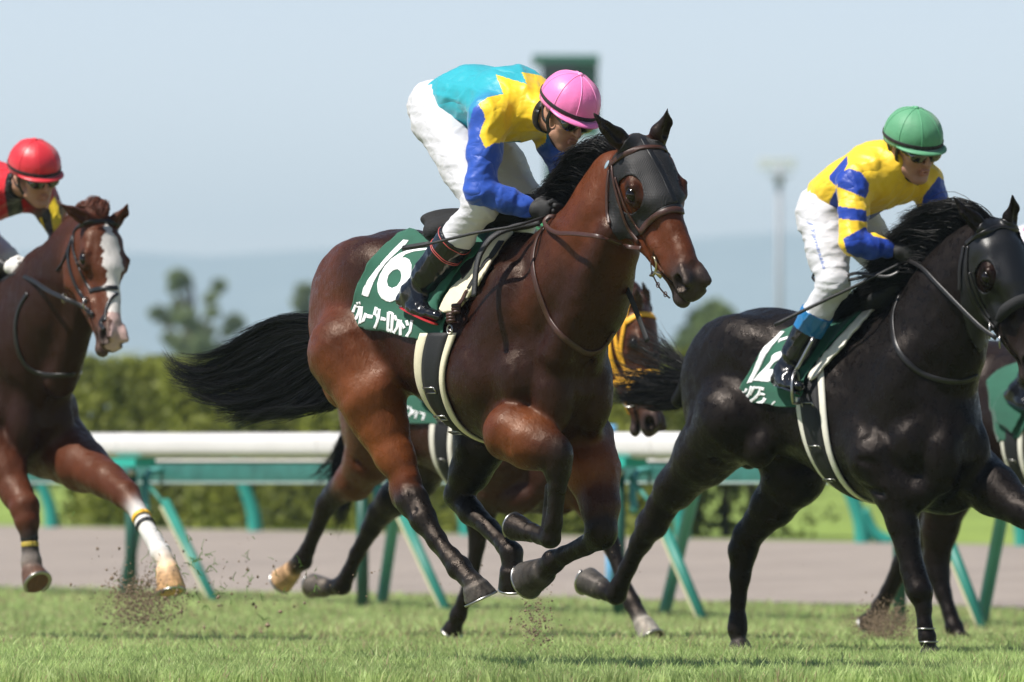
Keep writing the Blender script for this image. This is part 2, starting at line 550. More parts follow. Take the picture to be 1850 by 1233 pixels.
def strap_px(fr, bvh, pts, w, th, mb, off=0.003, n=40, col=None):
    """strap through photograph pixels, lying on a body"""
    C = crv(pts, n); P = np.zeros((n, 3)); N = np.zeros((n, 3))
    for i in range(n): P[i], N[i] = fr.hit(bvh, C[i][0], C[i][1])
    for _ in range(3):
        P[1:-1] = (P[:-2] + P[1:-1] * 2 + P[2:]) / 4; N[1:-1] = (N[:-2] + N[1:-1] * 2 + N[2:]) / 4
    N /= np.linalg.norm(N, axis=1)[:, None]
    ribbon(P + N * off, N, w, th, mb, col)
    return P, N

def strap_3d(bvh, pts, w, th, mb, off=0.003, n=30, col=None, sm=3):
    """strap through 3-D points, pulled onto a body"""
    C = crv(pts, n); P = np.zeros((n, 3)); N = np.zeros((n, 3))
    for i in range(n):
        l, nr, _, _ = bvh.find_nearest(Vector(C[i])); P[i] = l; N[i] = nr
    for _ in range(sm):
        P[1:-1] = (P[:-2] + P[1:-1] * 2 + P[2:]) / 4; N[1:-1] = (N[:-2] + N[1:-1] * 2 + N[2:]) / 4
    N /= np.linalg.norm(N, axis=1)[:, None] + 1e-9
    ribbon(P + N * off, N, w, th, mb, col)
    return P + N * off, N

def strands(name, guides, n, mat, parent, r=0.0014, m=16, jit=0.02, curl=0.01, seed=1, lenvar=0.25, clump=0.5, nclump=60, r_end=0.25):
    """hair: each strand wanders between neighbouring guide curves and gathers in locks"""
    rg = np.random.default_rng(seed)
    G = np.array([crv(g, m) for g in guides]); ng = len(G)
    t = np.linspace(0, 1, m)
    def curve(u, spread, k):
        i = min(int(u), ng - 2); f = u - i
        c = G[i] * (1 - f) + G[i + 1] * f
        ph = rg.uniform(0, 6.28, 3); fr_ = rg.uniform(1.0, 2.6, 3); am = rg.normal(0, 1, 3)
        c = c + (rg.normal(0, 1, 3) * spread)[None] * (0.25 + 0.75 * t[:, None]) + (np.sin(t[:, None] * fr_ * 6.28 + ph) * am) * k * t[:, None]
        return c
    clumps = [(u, curve(u, jit, curl)) for u in rg.uniform(0, ng - 1.001, nclump)]
    cu = np.array([c[0] for c in clumps])
    V = []; 
    a = np.array([0, 2.094, 4.189])
    for q in range(n):
        u = rg.uniform(0, ng - 1.001); c = curve(u, jit, curl)
        j = np.argmin(np.abs(cu - u) + rg.uniform(0, 0.25, nclump))
        w = clump * np.clip(t * 1.6, 0, 1)[:, None] * rg.uniform(0.6, 1)
        c = c * (1 - w) + clumps[j][1] * w
        L = 1 - lenvar * rg.uniform(0, 1) ** 1.5
        s = t * L * (m - 1); i0 = np.clip(s.astype(int), 0, m - 2); f = (s - i0)[:, None]
        c = c[i0] * (1 - f) + c[i0 + 1] * f
        T = np.gradient(c, axis=0); T /= np.linalg.norm(T, axis=1)[:, None] + 1e-9
        N = np.cross(T, rg.normal(0, 1, 3)); N /= np.linalg.norm(N, axis=1)[:, None] + 1e-9; B = np.cross(T, N)
        rr = r * (1 - (1 - r_end) * t ** 2)
        V.append((c[:, None] + rr[:, None, None] * (np.cos(a)[None, :, None] * N[:, None] + np.sin(a)[None, :, None] * B[:, None])).reshape(-1, 3))
    V = np.concatenate(V)
    i, j = np.meshgrid(np.arange(m - 1), np.arange(3), indexing='ij'); i = i.ravel(); j = j.ravel()
    f = np.stack([i * 3 + j, i * 3 + (j + 1) % 3, (i + 1) * 3 + (j + 1) % 3, (i + 1) * 3 + j], 1)
    F = (f[None] + (np.arange(n) * m * 3)[:, None, None]).reshape(-1, 4)
    return mesh_obj(name, V, F, mat, parent)
# ------------------------------------------------------------------ horse anatomy
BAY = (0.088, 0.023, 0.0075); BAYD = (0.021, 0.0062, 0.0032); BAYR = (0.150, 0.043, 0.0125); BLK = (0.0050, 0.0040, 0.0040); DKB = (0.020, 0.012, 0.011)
GREYM = (0.030, 0.024, 0.023)

def coat_mat(name, rough=0.31, bump=0.0012, vary=0.36, spec=0.30, tint=(1, .80, .66)):
    m, nt, b = new_mat(name)
    a = nnode(nt, 'ShaderNodeAttribute', attribute_name='Col')
    nz = noise_node(nt, 3.5, 9, 0.72); n2 = noise_node(nt, 30.0, 7, 0.75)
    mr = nnode(nt, 'ShaderNodeMapRange'); mr.inputs['From Min'].default_value = 0.32; mr.inputs['From Max'].default_value = 0.68
    mr.inputs['To Min'].default_value = 1 - vary; mr.inputs['To Max'].default_value = 1 + vary
    nt.links.new(nz.outputs['Fac'], mr.inputs['Value'])
    sc = nnode(nt, 'ShaderNodeVectorMath', operation='SCALE'); nt.links.new(a.outputs['Color'], sc.inputs[0]); nt.links.new(mr.outputs[0], sc.inputs['Scale'])
    nt.links.new(sc.outputs[0], b.inputs['Base Color'])
    r2 = nnode(nt, 'ShaderNodeMapRange'); r2.inputs['From Min'].default_value = 0.38; r2.inputs['From Max'].default_value = 0.62
    r2.inputs['To Min'].default_value = rough - 0.09; r2.inputs['To Max'].default_value = rough + 0.24
    nt.links.new(n2.outputs['Fac'], r2.inputs['Value']); nt.links.new(r2.outputs[0], b.inputs['Roughness'])
    b.inputs['Specular IOR Level'].default_value = spec; b.inputs['Specular Tint'].default_value = (*tint, 1)
    # fine hair lying along the body, and a coarser skin-and-vein relief
    fine = noise_node(nt, 420.0, 2, 0.5, (0.25, 1, 1)); vein = noise_node(nt, 6.0, 3, 0.5)
    wr = noise_node(nt, 48.0, 6, 0.7, (1, 1, 0.45))
    ab = nnode(nt, 'ShaderNodeMath', operation='SUBTRACT'); ab.inputs[1].default_value = 0.5; nt.links.new(vein.outputs['Fac'], ab.inputs[0])
    ab1 = nnode(nt, 'ShaderNodeMath', operation='ABSOLUTE'); nt.links.new(ab.outputs[0], ab1.inputs[0])
    ab2 = nnode(nt, 'ShaderNodeMapRange', interpolation_type='SMOOTHSTEP'); ab2.inputs['From Min'].default_value = 0.0; ab2.inputs['From Max'].default_value = 0.02
    ab2.inputs['To Min'].default_value = 1.0; ab2.inputs['To Max'].default_value = 0.0; nt.links.new(ab1.outputs[0], ab2.inputs['Value'])
    b1 = nnode(nt, 'ShaderNodeBump'); b1.inputs['Strength'].default_value = 1; b1.inputs['Distance'].default_value = bump * 0.22
    nt.links.new(ab2.outputs[0], b1.inputs['Height'])
    b3 = nnode(nt, 'ShaderNodeBump'); b3.inputs['Strength'].default_value = 1; b3.inputs['Distance'].default_value = bump * 3.2
    nt.links.new(wr.outputs['Fac'], b3.inputs['Height']); nt.links.new(b1.outputs[0], b3.inputs['Normal'])
    b2 = nnode(nt, 'ShaderNodeBump'); b2.inputs['Strength'].default_value = 1; b2.inputs['Distance'].default_value = bump * 0.25
    nt.links.new(fine.outputs['Fac'], b2.inputs['Height']); nt.links.new(b3.outputs[0], b2.inputs['Normal'])
    nt.links.new(b2.outputs[0], b.inputs['Normal'])
    return m

M_coat = coat_mat('bay_coat'); M_coat_black = coat_mat('black_coat', 0.29, 0.0010, 0.3, 0.17, (1, .86, .78)); M_coat_red = coat_mat('chestnut_coat', 0.38, 0.0010, 0.2, 0.25)
M_knit = mat_simple('black_knit', (.007, .007, .008), .8, bump=.003, bscale=150)
M_hair = mat_simple('black_hair', (0.0045, 0.004, 0.004), 0.42, spec=0.22)
M_hair_red = mat_simple('chestnut_hair', (0.17, 0.05, 0.025), 0.45)
M_eye = mat_simple('eye_gloss', (0.006, 0.004, 0.003), 0.10, coat=0.15, spec=.3)
M_leather = mat_simple('brown_leather', (0.050, 0.019, 0.012), 0.42, bump=0.0006, bscale=300, vary=0.25, vscale=60)
M_leather_blk = mat_simple('black_leather', (0.009, 0.008, 0.008), 0.38, bump=0.0005, bscale=300)
M_metal = mat_simple('steel', (0.45, 0.44, 0.42), 0.32, metal=1.0)
M_brass = mat_simple('bit_alloy', (0.50, 0.42, 0.27), 0.3, metal=1.0)
M_yel = mat_simple('yellow_webbing', (0.85, 0.42, 0.02), 0.6, bump=0.0005, bscale=400)
M_felt = mat_simple('green_felt', (0.010, 0.092, 0.054), 0.85, bump=0.0005, bscale=700, sheen=0.15, vary=0.12, vscale=12)
M_white = mat_simple('white_print', (0.80, 0.81, 0.82), 0.6, bump=0.0003, bscale=500)
M_cream = mat_simple('cream_pad', (0.70, 0.64, 0.47), 0.6, bump=0.0006, bscale=120, vary=0.08, vscale=20)
M_creamw = mat_simple('pale_pad', (0.74, 0.71, 0.62), 0.6, bump=0.0006, bscale=120, vary=0.08, vscale=20)
M_web = mat_simple('black_webbing', (0.006, 0.006, 0.007), 0.6, bump=0.0012, bscale=500)
M_rubber = mat_simple('rubber_grip', (0.018, 0.018, 0.019), 0.5, bump=0.002, bscale=350)

def mesh_hood(name, base):
    m, nt, b = new_mat(name)
    tc = nnode(nt, 'ShaderNodeTexCoord'); vo = nnode(nt, 'ShaderNodeTexVoronoi'); vo.inputs['Scale'].default_value = 190; vo.inputs['Randomness'].default_value = 0.15
    nt.links.new(tc.outputs['Object'], vo.inputs['Vector'])
    cr = nnode(nt, 'ShaderNodeMapRange'); cr.inputs['From Min'].default_value = 0.12; cr.inputs['From Max'].default_value = 0.32
    cr.inputs['To Min'].default_value = 0.0; cr.inputs['To Max'].default_value = 1.0
    nt.links.new(vo.outputs['Distance'], cr.inputs['Value'])
    mx = nnode(nt, 'ShaderNodeMix', data_type='RGBA'); nt.links.new(cr.outputs[0], mx.inputs[0])
    mx.inputs[6].default_value = (0.035, 0.020, 0.015, 1); mx.inputs[7].default_value = (*base, 1)
    nt.links.new(mx.outputs[2], b.inputs['Base Color']); b.inputs['Roughness'].default_value = 0.62
    bp = nnode(nt, 'ShaderNodeBump'); bp.inputs['Distance'].default_value = 0.0015; nt.links.new(vo.outputs['Distance'], bp.inputs['Height']); nt.links.new(bp.outputs[0], b.inputs['Normal'])
    return m
M_hood = mesh_hood('black_mesh_cloth', (0.006, 0.006, 0.007))
M_hood_smooth = mat_simple('black_stretch_cloth', (0.006, 0.006, 0.007), 0.42, bump=0.0008, bscale=160, spec=0.5)
M_ear = mat_simple('shiny_ear_cover', (0.010, 0.011, 0.014), 0.27, bump=0.001, bscale=120, spec=0.6)

def ripple(amp, seed, freq=26):
    f0 = folds0(amp, freq, seed); f1_ = folds0(amp * .45, freq * 2.3, seed + 1)
    def f(x, y, z): return f0(x, y, z) + f1_(x, y, z)
    return f
def folds0(amp, freq, seed):
    rg = np.random.default_rng(seed); D = rg.normal(0, 1, (4, 3)); D /= np.linalg.norm(D, axis=1)[:, None]; W = rg.normal(0, 1, (4, 3)); ph = rg.uniform(0, 6, 4)
    def f(x, y, z):
        o = 0
        for i in range(4):
            o = o + np.sin((x * D[i, 0] + y * D[i, 1] + z * D[i, 2]) * freq * (1 + .3 * i) + 1.6 * np.sin((x * W[i, 0] + y * W[i, 1] + z * W[i, 2]) * freq * .5 + ph[i]))
        return amp * o / 4
    return f

class Head:
    def __init__(s, P0, e1, right, scale):
        s.P0 = np.array(P0, float); s.s = scale
        e1 = np.array(e1, float); e1 /= np.linalg.norm(e1)
        e2 = np.array(right, float); e2 -= e1 * np.dot(e1, e2); e2 /= np.linalg.norm(e2)
        e3 = np.cross(e2, e1)
        s.E = np.stack([e1, e2, e3], axis=1)
    def __call__(s, x, y, z): return s.P0 + s.s * (s.E @ np.array([x, y, z], float))
    def d(s, x, y, z): return s.E @ np.array([x, y, z], float)
    def inv(s, P): return (np.atleast_2d(P) - s.P0) @ s.E / s.s

def build_head(b, H, C, Cm=GREYM, eyecol=None, earw=1.0, ears=((-0.135, 0.06, 0.10), (-0.135, -0.06, 0.10)), earcol=None, mouth_open=0.008, far_ear=True):
    """C coat colour, Cm muzzle colour; H maps canonical head coordinates (along, right, dorsal) to the body's frame"""
    s = H.s; E = H.E
    def ell(c, r, k, col, op='add'): b.ell(H(*c), np.array(r) * s, k * s, col, R=E, op=op)
    def cone(p, q, r0, r1, k, col, col1=None, flat=None, op='add'):
        fl = None if flat is None else (E @ np.array(flat[0], float), flat[1])
        b.cone(H(*p), H(*q), r0 * s, r1 * s, k * s, col, col1, fl, op)
    eyecol = eyecol or C
    D = tuple(c * 0.6 for c in C)
    ell((.045, 0, -.07), (.10, .078, .075), .04, C)
    cone((.09, 0, -.075), (.24, 0, -.065), .078, .064, .04, C, flat=((0, 1, 0), 1.12))
    cone((.10, .0, -.012), (.235, .0, -.012), .030, .030, .05, C, flat=((0, 1, 0), 1.9))
    cone((.22, 0, -.060), (.47, 0, -.058), .060, .041, .04, C, flat=((0, 1, 0), 0.98))
    cone((.26, 0, -.028), (.48, 0, -.034), .026, .018, .03, C, flat=((0, 1, 0), 1.3))
    for g in (1, -1):
        ell((.180, .074 * g, -.040), (.050, .028, .030), .025, eyecol)           # brow and socket bone
        cone((.145, .083 * g, -.028), (.180, .098 * g, -.017), .010, .011, .014, eyecol); cone((.180, .098 * g, -.017), (.222, .088 * g, -.030), .011, .008, .014, eyecol)
        cone((.155, .090 * g, -.060), (.190, .097 * g, -.076), .007, .008, .012, D); cone((.190, .097 * g, -.076), (.228, .088 * g, -.062), .008, .007, .012, D)   # lower lid
        ell((.105, .068 * g, -.028), (.035, .012, .018), .03, C, 'add')
        ell((.140, .052 * g, -.155), (.108, .036, .100), .035, C)                # cheek
        cone((.06, .05 * g, -.16), (.20, .05 * g, -.235), .035, .030, .03, C)
        cone((.20, .042 * g, -.215), (.45, .018 * g, -.140), .030, .022, .03, C)
        cone((.215, .074 * g, -.092), (.36, .046 * g, -.088), .012, .008, .02, C)   # facial crest
        cone((.30, .040 * g, -.10), (.47, .032 * g, -.10), .028, .022, .035, C)
        ell((.375, .046 * g, -.115), (.06, .012, .02), .03, C)
        ell((.535, .030 * g, -.048), (.040, .026, .036), .018, Cm)              # nostril wing
        cone((.500, .036 * g, -.026), (.562, .040 * g, -.030), .010, .012, .012, Cm)
        cone((.562, .042 * g, -.030), (.566, .042 * g, -.075), .012, .011, .012, Cm)
        cone((.51, .042 * g, -.07), (.56, .042 * g, -.085), .011, .011, .012, Cm)
    cone((.20, 0, -.14), (.46, 0, -.10), .070, .040, .04, C, C, flat=((0, 1, 0), 0.75))
    ell((.505, 0, -.075), (.065, .046, .046), .03, Cm)
    ell((.560, 0, -.090), (.036, .042, .034), .018, Cm)                          # upper lip
    cone((.46, 0, -.128), (.545, 0, -.138 - mouth_open), .028, .024, .018, Cm, flat=((0, 1, 0), 1.15))
    ell((.552, 0, -.145 - mouth_open), (.030, .030, .022), .014, Cm)             # chin
    for g in (1, -1):
        b.ell(H(.551, .060 * g, -.054), np.array((.034, .034, .022)) * s, .006 * s, op='sub', R=E)      # nostril
        b.ell(H(.480, .046 * g, -.118), np.array((.085, .026, .006)) * s, .008 * s, op='sub', R=E)      # mouth line
        b.ell(H(.188, .122 * g, -.047), np.array((.033, .036, .028)) * s, .007 * s, op='sub', R=E)       # eye opening
        b.ell(H(.30, .075 * g, -.07), np.array((.05, .018, .03)) * s, .03 * s, op='sub', R=E)
    b.ell(H(.575, 0, -.118 - mouth_open * .5), np.array((.05, .06, .0035 + mouth_open * .5)) * s, .008 * s, op='sub', R=E)
    for i, (ex, ey, ez) in enumerate(ears):
        g = 1 if i == 0 else -1
        base = np.array((.012, .058 * g, -.02)); tip = base + np.array((ex, ey, ez)) * 1.05
        mid = base * 0.45 + tip * 0.55 + np.array((0.0, .012 * g, 0.004))
        ec = earcol or C
        cone(base, base * .7 + tip * .3, .028 * earw, .028 * earw, .02, ec)
        cone(base * .7 + tip * .3, mid, .028 * earw, .020 * earw, .01, ec)
        cone(mid, tip, .020, .004, .01, ec)
        fw = np.array((.55, .35 * g, .75)); fw /= np.linalg.norm(fw)
        c0 = base * .55 + tip * .45 + fw * .028
        b.cone(H(*(base * .75 + tip * .25 + fw * .030)), H(*(base * .15 + tip * .85 + fw * .016)), .017 * s, .006 * s, .006 * s, op='sub')

def paint_head(V, C, H, lipc=(.055, .045, .042)):
    h = H.inv(V); ay = np.abs(h[:, 1])
    def e(c, r): return ((h[:, 0] - c[0]) / r[0]) ** 2 + ((ay - c[1]) / r[1]) ** 2 + ((h[:, 2] - c[2]) / r[2]) ** 2
    C = C.copy()
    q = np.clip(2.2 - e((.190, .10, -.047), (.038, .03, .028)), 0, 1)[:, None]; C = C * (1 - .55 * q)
    q = np.clip(2.6 - 1.6 * e((.551, .056, -.054), (.034, .036, .024)), 0, 1)[:, None]; C = C * (1 - .92 * q)  # shade inside the nostril put into the vertex colour
    m = (h[:, 0] > .385) & (h[:, 0] < .64) & (np.abs(h[:, 2] + .121 - .012 * np.clip((.5 - h[:, 0]) / .1, 0, 1)) < .009) & (ay < .09); C[m] *= .15  # mouth slit darkened in the colour as shade
    q = (np.clip((h[:, 0] - .54) / .05, 0, 1) * np.clip((-.125 - h[:, 2]) / .02, 0, 1) * (h[:, 0] < .66) * (ay < .07) * (h[:, 2] > -.20))[:, None]; C = C * (1 - q * .6) + np.array(lipc) * 1.6 * q * .6
    return C
def eyes(H, parent, mat=M_eye, r=0.0235):
    for g in (1, -1):
        b = Body(); b.ell(H(.188, .0935 * g, -.047), np.array((r * 1.12, .0205, r * 1.0)) * H.s, .003, R=H.E)
        V, F, C = b.mesh(0.003)
        mesh_obj('eye', V, F, mat, parent)

def folds_leg(b, fr, lines, r=.004, k=.014):
    """creases between tendons and joints; lines of (px, py, n) pairs"""
    for p, q in lines: b.cone(fr.p(*p), fr.p(*q), r * .6, r, k, op='sub')
def limb(b, fr, pts, cols, k=0.022):
    """chain of (px, py, near offset, radius in photograph pixels)"""
    P = [fr.p(p[0], p[1], p[2]) for p in pts]; R = [fr.r(p[3], q) for p, q in zip(pts, P)]
    b.chain(P, R, k, cols)
    return P, R

def hoof(b, fr, cor, sole, col=(0.07, 0.062, 0.055), k=0.008):
    p = fr.p(*cor[:3]); q = fr.p(*sole[:3])
    if len(cor) > 4: p = p + np.array([cor[4], 0, 0])
    if len(sole) > 4: q = q + np.array([sole[4], 0, 0])
    b.frust(p, q, fr.r(cor[3], p) * .94, fr.r(sole[3], q) * .94, k, col); b.hoofc(p, q, col)
    return p, q, fr.r(sole[3], q)

def horseshoe(p, q, r, parent, toe=None, mat=M_metal):
    """metal shoe under a hoof: an open ring in the plane of the sole"""
    d = (q - p) / np.linalg.norm(q - p)
    toe = np.array(toe if toe is not None else (1, 0, -0.2), float); toe -= d * np.dot(toe, d); toe /= np.linalg.norm(toe); sd = np.cross(d, toe)
    a = np.linspace(-2.45, 2.45, 25)
    P = [q + d * 0.006 + r * 0.93 * (math.cos(t) * toe + math.sin(t) * sd * 0.95) for t in a]
    mb = MB(); ribbon(P, np.tile(d, (len(P), 1)), 0.017, 0.008, mb)
    return mb.obj('horseshoe', mat, parent)

def tip_ears(fr, H, near, far, dn=(.02, -.02)):
    """ear vectors that put the tips where the photograph shows them"""
    out = []
    for (q, g, d) in ((near, 1, dn[0]), (far, -1, dn[1])):
        base = H(.012, .058 * g, -.02)
        tip = fr.p(q[0], q[1], -base[1] + d)
        # keep the ear's real length by moving the tip along the line of sight
        o, dd = fr.ray(q[0], q[1]); L = .178 * H.s; w = o - base; bq = np.dot(w, dd); c = np.dot(w, w) - L * L; disc = bq * bq - c
        t = -bq if disc < 0 else -bq - math.sqrt(disc) * 0.6
        tip = o + dd * t
        out.append(tuple(((tip - base) @ H.E) / H.s / 1.05))
    return tuple(out)

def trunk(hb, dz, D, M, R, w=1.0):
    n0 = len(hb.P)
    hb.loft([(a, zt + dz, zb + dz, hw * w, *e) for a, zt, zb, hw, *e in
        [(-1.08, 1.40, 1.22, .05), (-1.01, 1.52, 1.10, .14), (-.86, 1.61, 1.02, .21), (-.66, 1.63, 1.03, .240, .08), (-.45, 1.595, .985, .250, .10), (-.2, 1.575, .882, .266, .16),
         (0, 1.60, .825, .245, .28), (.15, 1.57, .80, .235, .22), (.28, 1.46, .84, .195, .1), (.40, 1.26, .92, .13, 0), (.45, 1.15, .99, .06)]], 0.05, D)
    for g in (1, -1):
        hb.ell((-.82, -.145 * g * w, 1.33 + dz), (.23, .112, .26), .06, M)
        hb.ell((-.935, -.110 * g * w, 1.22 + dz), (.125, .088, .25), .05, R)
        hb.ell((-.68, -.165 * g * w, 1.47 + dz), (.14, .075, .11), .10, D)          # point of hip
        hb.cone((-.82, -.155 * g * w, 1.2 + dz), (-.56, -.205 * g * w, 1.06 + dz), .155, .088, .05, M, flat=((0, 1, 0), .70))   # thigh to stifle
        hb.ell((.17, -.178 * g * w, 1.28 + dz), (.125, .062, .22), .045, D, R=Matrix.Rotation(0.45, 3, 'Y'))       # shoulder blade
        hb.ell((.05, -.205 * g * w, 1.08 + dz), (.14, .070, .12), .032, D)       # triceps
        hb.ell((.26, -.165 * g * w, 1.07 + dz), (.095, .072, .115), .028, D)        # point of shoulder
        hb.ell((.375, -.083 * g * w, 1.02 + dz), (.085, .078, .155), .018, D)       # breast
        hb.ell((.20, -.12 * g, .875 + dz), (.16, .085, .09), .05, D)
    hb.trunk = hb.P[n0:]
def trunk_creases(hb, dz, w=1.0):
    for g in (1, -1):
        G = lambda p, q, r0, r1, k: hb.cone((p[0], -(p[1] + .009) * g * w, p[2] + dz), (q[0], -(q[1] + .009) * g * w, q[2] + dz), r0, r1, k * 1.15, op='sub')
        G((-.50, .270, 1.34), (-.41, .262, 1.00), .010, .022, .035)       # in front of the stifle
        G((-.94, .262, 1.44), (-.86, .290, 1.16), .002, .004, .04)      # between the thigh muscles
        G((-.79, .262, 1.06), (-.68, .262, .95), .004, .008, .03)
        G((.03, .285, 1.42), (.13, .278, 1.12), .003, .010, .035)         # behind the shoulder blade
        G((.10, .262, 1.46), (.24, .262, 1.18), .002, .006, .03)         # ridge of the blade
        G((.14, .306, 1.00), (.26, .276, .97), .003, .006, .03)
        G((-.06, .302, .98), (-.16, .318, 1.14), .004, .008, .035)
        G((.30, .245, 1.30), (.36, .20, 1.06), .004, .010, .03)          # between shoulder and breast
        G((.10, .258, .90), (.20, .242, .87), .004, .007, .025)
        for i in range(6):                                              # ribs
            x = -.10 - .065 * i; G((x + .02, .305, 1.30), (x - .03, .306, 1.04), .001, .003, .022)
    hb.cone((.485, 0, 1.18 + dz), (.455, 0, .88 + dz), .009, .018, .022, op='sub')
RIPPLE = None
def trunk_bvh(hb, h=.012):
    t = Body(); t.P = hb.trunk; V, F, C = t.mesh(h); return bvh_of(V, F)

def gen_bridle(H, bv, parent, mat, w=.016, nose=True, straps=True, mat2=None):
    mb = MB()
    if straps:
        strap_3d(bv, [H(.085, -.10, -.075), H(.06, -.075, .0), H(.055, 0, .05), H(.06, .075, .0), H(.085, .10, -.075)], w * 1.2, .005, mb, .005)
        for g in (1, -1):
            strap_3d(bv, [H(.0, .085 * g, -.05), H(.085, .105 * g, -.075), H(.22, .11 * g, -.125), H(.33, .09 * g, -.125), H(.42, .07 * g, -.125)], w * .8, .005, mb, .005)
            strap_3d(bv, [H(.01, .10 * g, -.06), H(.06, .10 * g, -.14), H(.10, .08 * g, -.22), H(.12, .03 * g, -.27)], w * .7, .004, mb, .005)
    if nose:
        strap_3d(bv, [H(.33, -.03, -.21), H(.33, -.08, -.14), H(.325, -.07, -.04), H(.32, 0, .02), H(.325, .07, -.04), H(.33, .08, -.14), H(.33, .03, -.21)], w * 1.3, .007, mb, .006)
    o = mb.obj('bridle', mat, parent)
    for g in (1, -1):
        mb = MB(); c = H(.425, .072 * g, -.125); mb.tube([c + .034 * (math.cos(t) * H.d(1, 0, 0) + math.sin(t) * H.d(0, 0, 1)) for t in np.linspace(0, 6.2832, 24)], .0038, 7, caps=False); mb.obj('bit_ring', M_metal, o)
    return o
def bridle_extra(H, bv, o, mat):
    mb = MB(); strap_3d(bv, [H(.42, .06, -.15), H(.47, .03, -.185), H(.47, -.03, -.185), H(.42, -.06, -.15)], .011, .004, mb, .006); mb.obj('chin_strap', mat, o)
# ------------------------------------------------------------------ the course: turf, running rail, dirt track, far ground
w_tc = wn.nodes.new('ShaderNodeTexCoord'); w_sep = wn.nodes.new('ShaderNodeSeparateXYZ'); w_cmb = wn.nodes.new('ShaderNodeCombineXYZ')
w_abs = wn.nodes.new('ShaderNodeMath'); w_abs.operation = 'ABSOLUTE'; w_ad = wn.nodes.new('ShaderNodeMath'); w_ad.operation = 'MULTIPLY_ADD'
w_ad.inputs[1].default_value = 1.0; w_ad.inputs[2].default_value = 0.035
wn.links.new(w_tc.outputs['Generated'], w_sep.inputs[0]); wn.links.new(w_sep.outputs[0], w_cmb.inputs[0]); wn.links.new(w_sep.outputs[1], w_cmb.inputs[1])
wn.links.new(w_sep.outputs[2], w_abs.inputs[0]); wn.links.new(w_abs.outputs[0], w_ad.inputs[0]); wn.links.new(w_ad.outputs[0], w_cmb.inputs[2])
wn.links.new(w_cmb.outputs[0], w_sky.inputs['Vector'])

RP0 = np.array([-3.585, 59.8]); RP1 = np.array([2.94, 48.9]); RL = np.linalg.norm(RP1 - RP0); RD = (RP1 - RP0) / RL; RQ = np.array([-RD[1], RD[0]])
def tu(X, Y): 
    dx = X - RP0[0]; dy = Y - RP0[1]; return dx * RD[0] + dy * RD[1], dx * RQ[0] + dy * RQ[1]
def sst(a, b, x): t = np.clip((x - a) / (b - a), 0, 1); return t * t * (3 - 2 * t)
def ground(X, Y):
    t, u = tu(X, Y)
    zr = .05 - .117 * np.clip(t / RL, -.5, 1.5)
    zn = zr * sst(-6, 0, u) * (1 - sst(1, 5, u))
    zf = .455 - .018 * np.clip(X, -12, 12)
    z = zn + zf * np.clip((u - 3.5) / 12.5, 0, 1)
    z = z + (1.50 - zf) * sst(16, 62, u)
    return z
def railp(px, u=0.0, z=0.0, zabs=None):
    """point on the line parallel to the rail at offset u, seen at column px"""
    k = (px - CXP) / FPX; o = RP0 + RQ * u
    t = (k * o[1] - o[0]) / (RD[0] - k * RD[1]); X, Y = o + RD * t
    g = float(ground(X, Y)); return np.array([X, Y, g + z if zabs is None else zabs])
def rowz(p, row): return CH + (HZ - row) / FPX * p[1]

def grid(name, T, U, mat, kind='structure', lift=0.0):
    tt, uu = np.meshgrid(T, U, indexing='ij'); X = RP0[0] + RD[0] * tt + RQ[0] * uu; Y = RP0[1] + RD[1] * tt + RQ[1] * uu
    V = np.stack([X.ravel(), Y.ravel(), ground(X, Y).ravel() + lift], 1); n, m = tt.shape
    i, j = np.meshgrid(np.arange(n - 1), np.arange(m - 1), indexing='ij'); i = i.ravel(); j = j.ravel()
    F = np.stack([i * m + j, (i + 1) * m + j, (i + 1) * m + j + 1, i * m + j + 1], 1)
    o = mesh_obj(name, V, F, mat); tag(o, kind=kind); return o

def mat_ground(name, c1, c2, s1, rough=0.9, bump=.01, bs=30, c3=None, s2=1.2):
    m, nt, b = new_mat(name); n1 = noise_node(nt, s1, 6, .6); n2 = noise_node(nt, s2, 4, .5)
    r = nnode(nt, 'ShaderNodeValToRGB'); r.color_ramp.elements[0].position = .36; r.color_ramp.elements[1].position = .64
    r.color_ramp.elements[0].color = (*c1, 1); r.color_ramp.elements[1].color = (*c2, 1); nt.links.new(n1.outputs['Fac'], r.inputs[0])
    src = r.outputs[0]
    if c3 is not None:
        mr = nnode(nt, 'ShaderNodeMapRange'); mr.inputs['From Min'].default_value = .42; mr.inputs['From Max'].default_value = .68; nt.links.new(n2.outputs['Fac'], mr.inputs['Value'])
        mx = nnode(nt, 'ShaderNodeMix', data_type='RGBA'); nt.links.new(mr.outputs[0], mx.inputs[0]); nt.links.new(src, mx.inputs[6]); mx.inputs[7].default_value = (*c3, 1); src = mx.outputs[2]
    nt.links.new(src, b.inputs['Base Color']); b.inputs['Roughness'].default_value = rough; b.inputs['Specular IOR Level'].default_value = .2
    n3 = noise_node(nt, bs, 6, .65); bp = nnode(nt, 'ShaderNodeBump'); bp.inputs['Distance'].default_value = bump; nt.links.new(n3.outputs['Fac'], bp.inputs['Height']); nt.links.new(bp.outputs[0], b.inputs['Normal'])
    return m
M_turf = mat_ground('turf_ground', (.14, .19, .055), (.24, .27, .10), 14, bump=.02, bs=40, c3=(.30, .26, .15), s2=.9)
M_dirt = mat_ground('dirt_ground', (.275, .235, .205), (.325, .278, .242), 5, bump=.01, bs=25, c3=(.25, .215, .19), s2=.5)
M_field = mat_ground('field_grass', (.19, .27, .055), (.25, .33, .075), .5, bump=.05, bs=3, c3=(.17, .23, .05), s2=.12)
M_strip = mat_ground('edge_soil', (.10, .085, .07), (.16, .14, .115), 8, bump=.02, bs=20)
T = np.concatenate([np.linspace(-400, -45, 12), np.linspace(-40, 60, 90), np.linspace(66, 300, 10)])
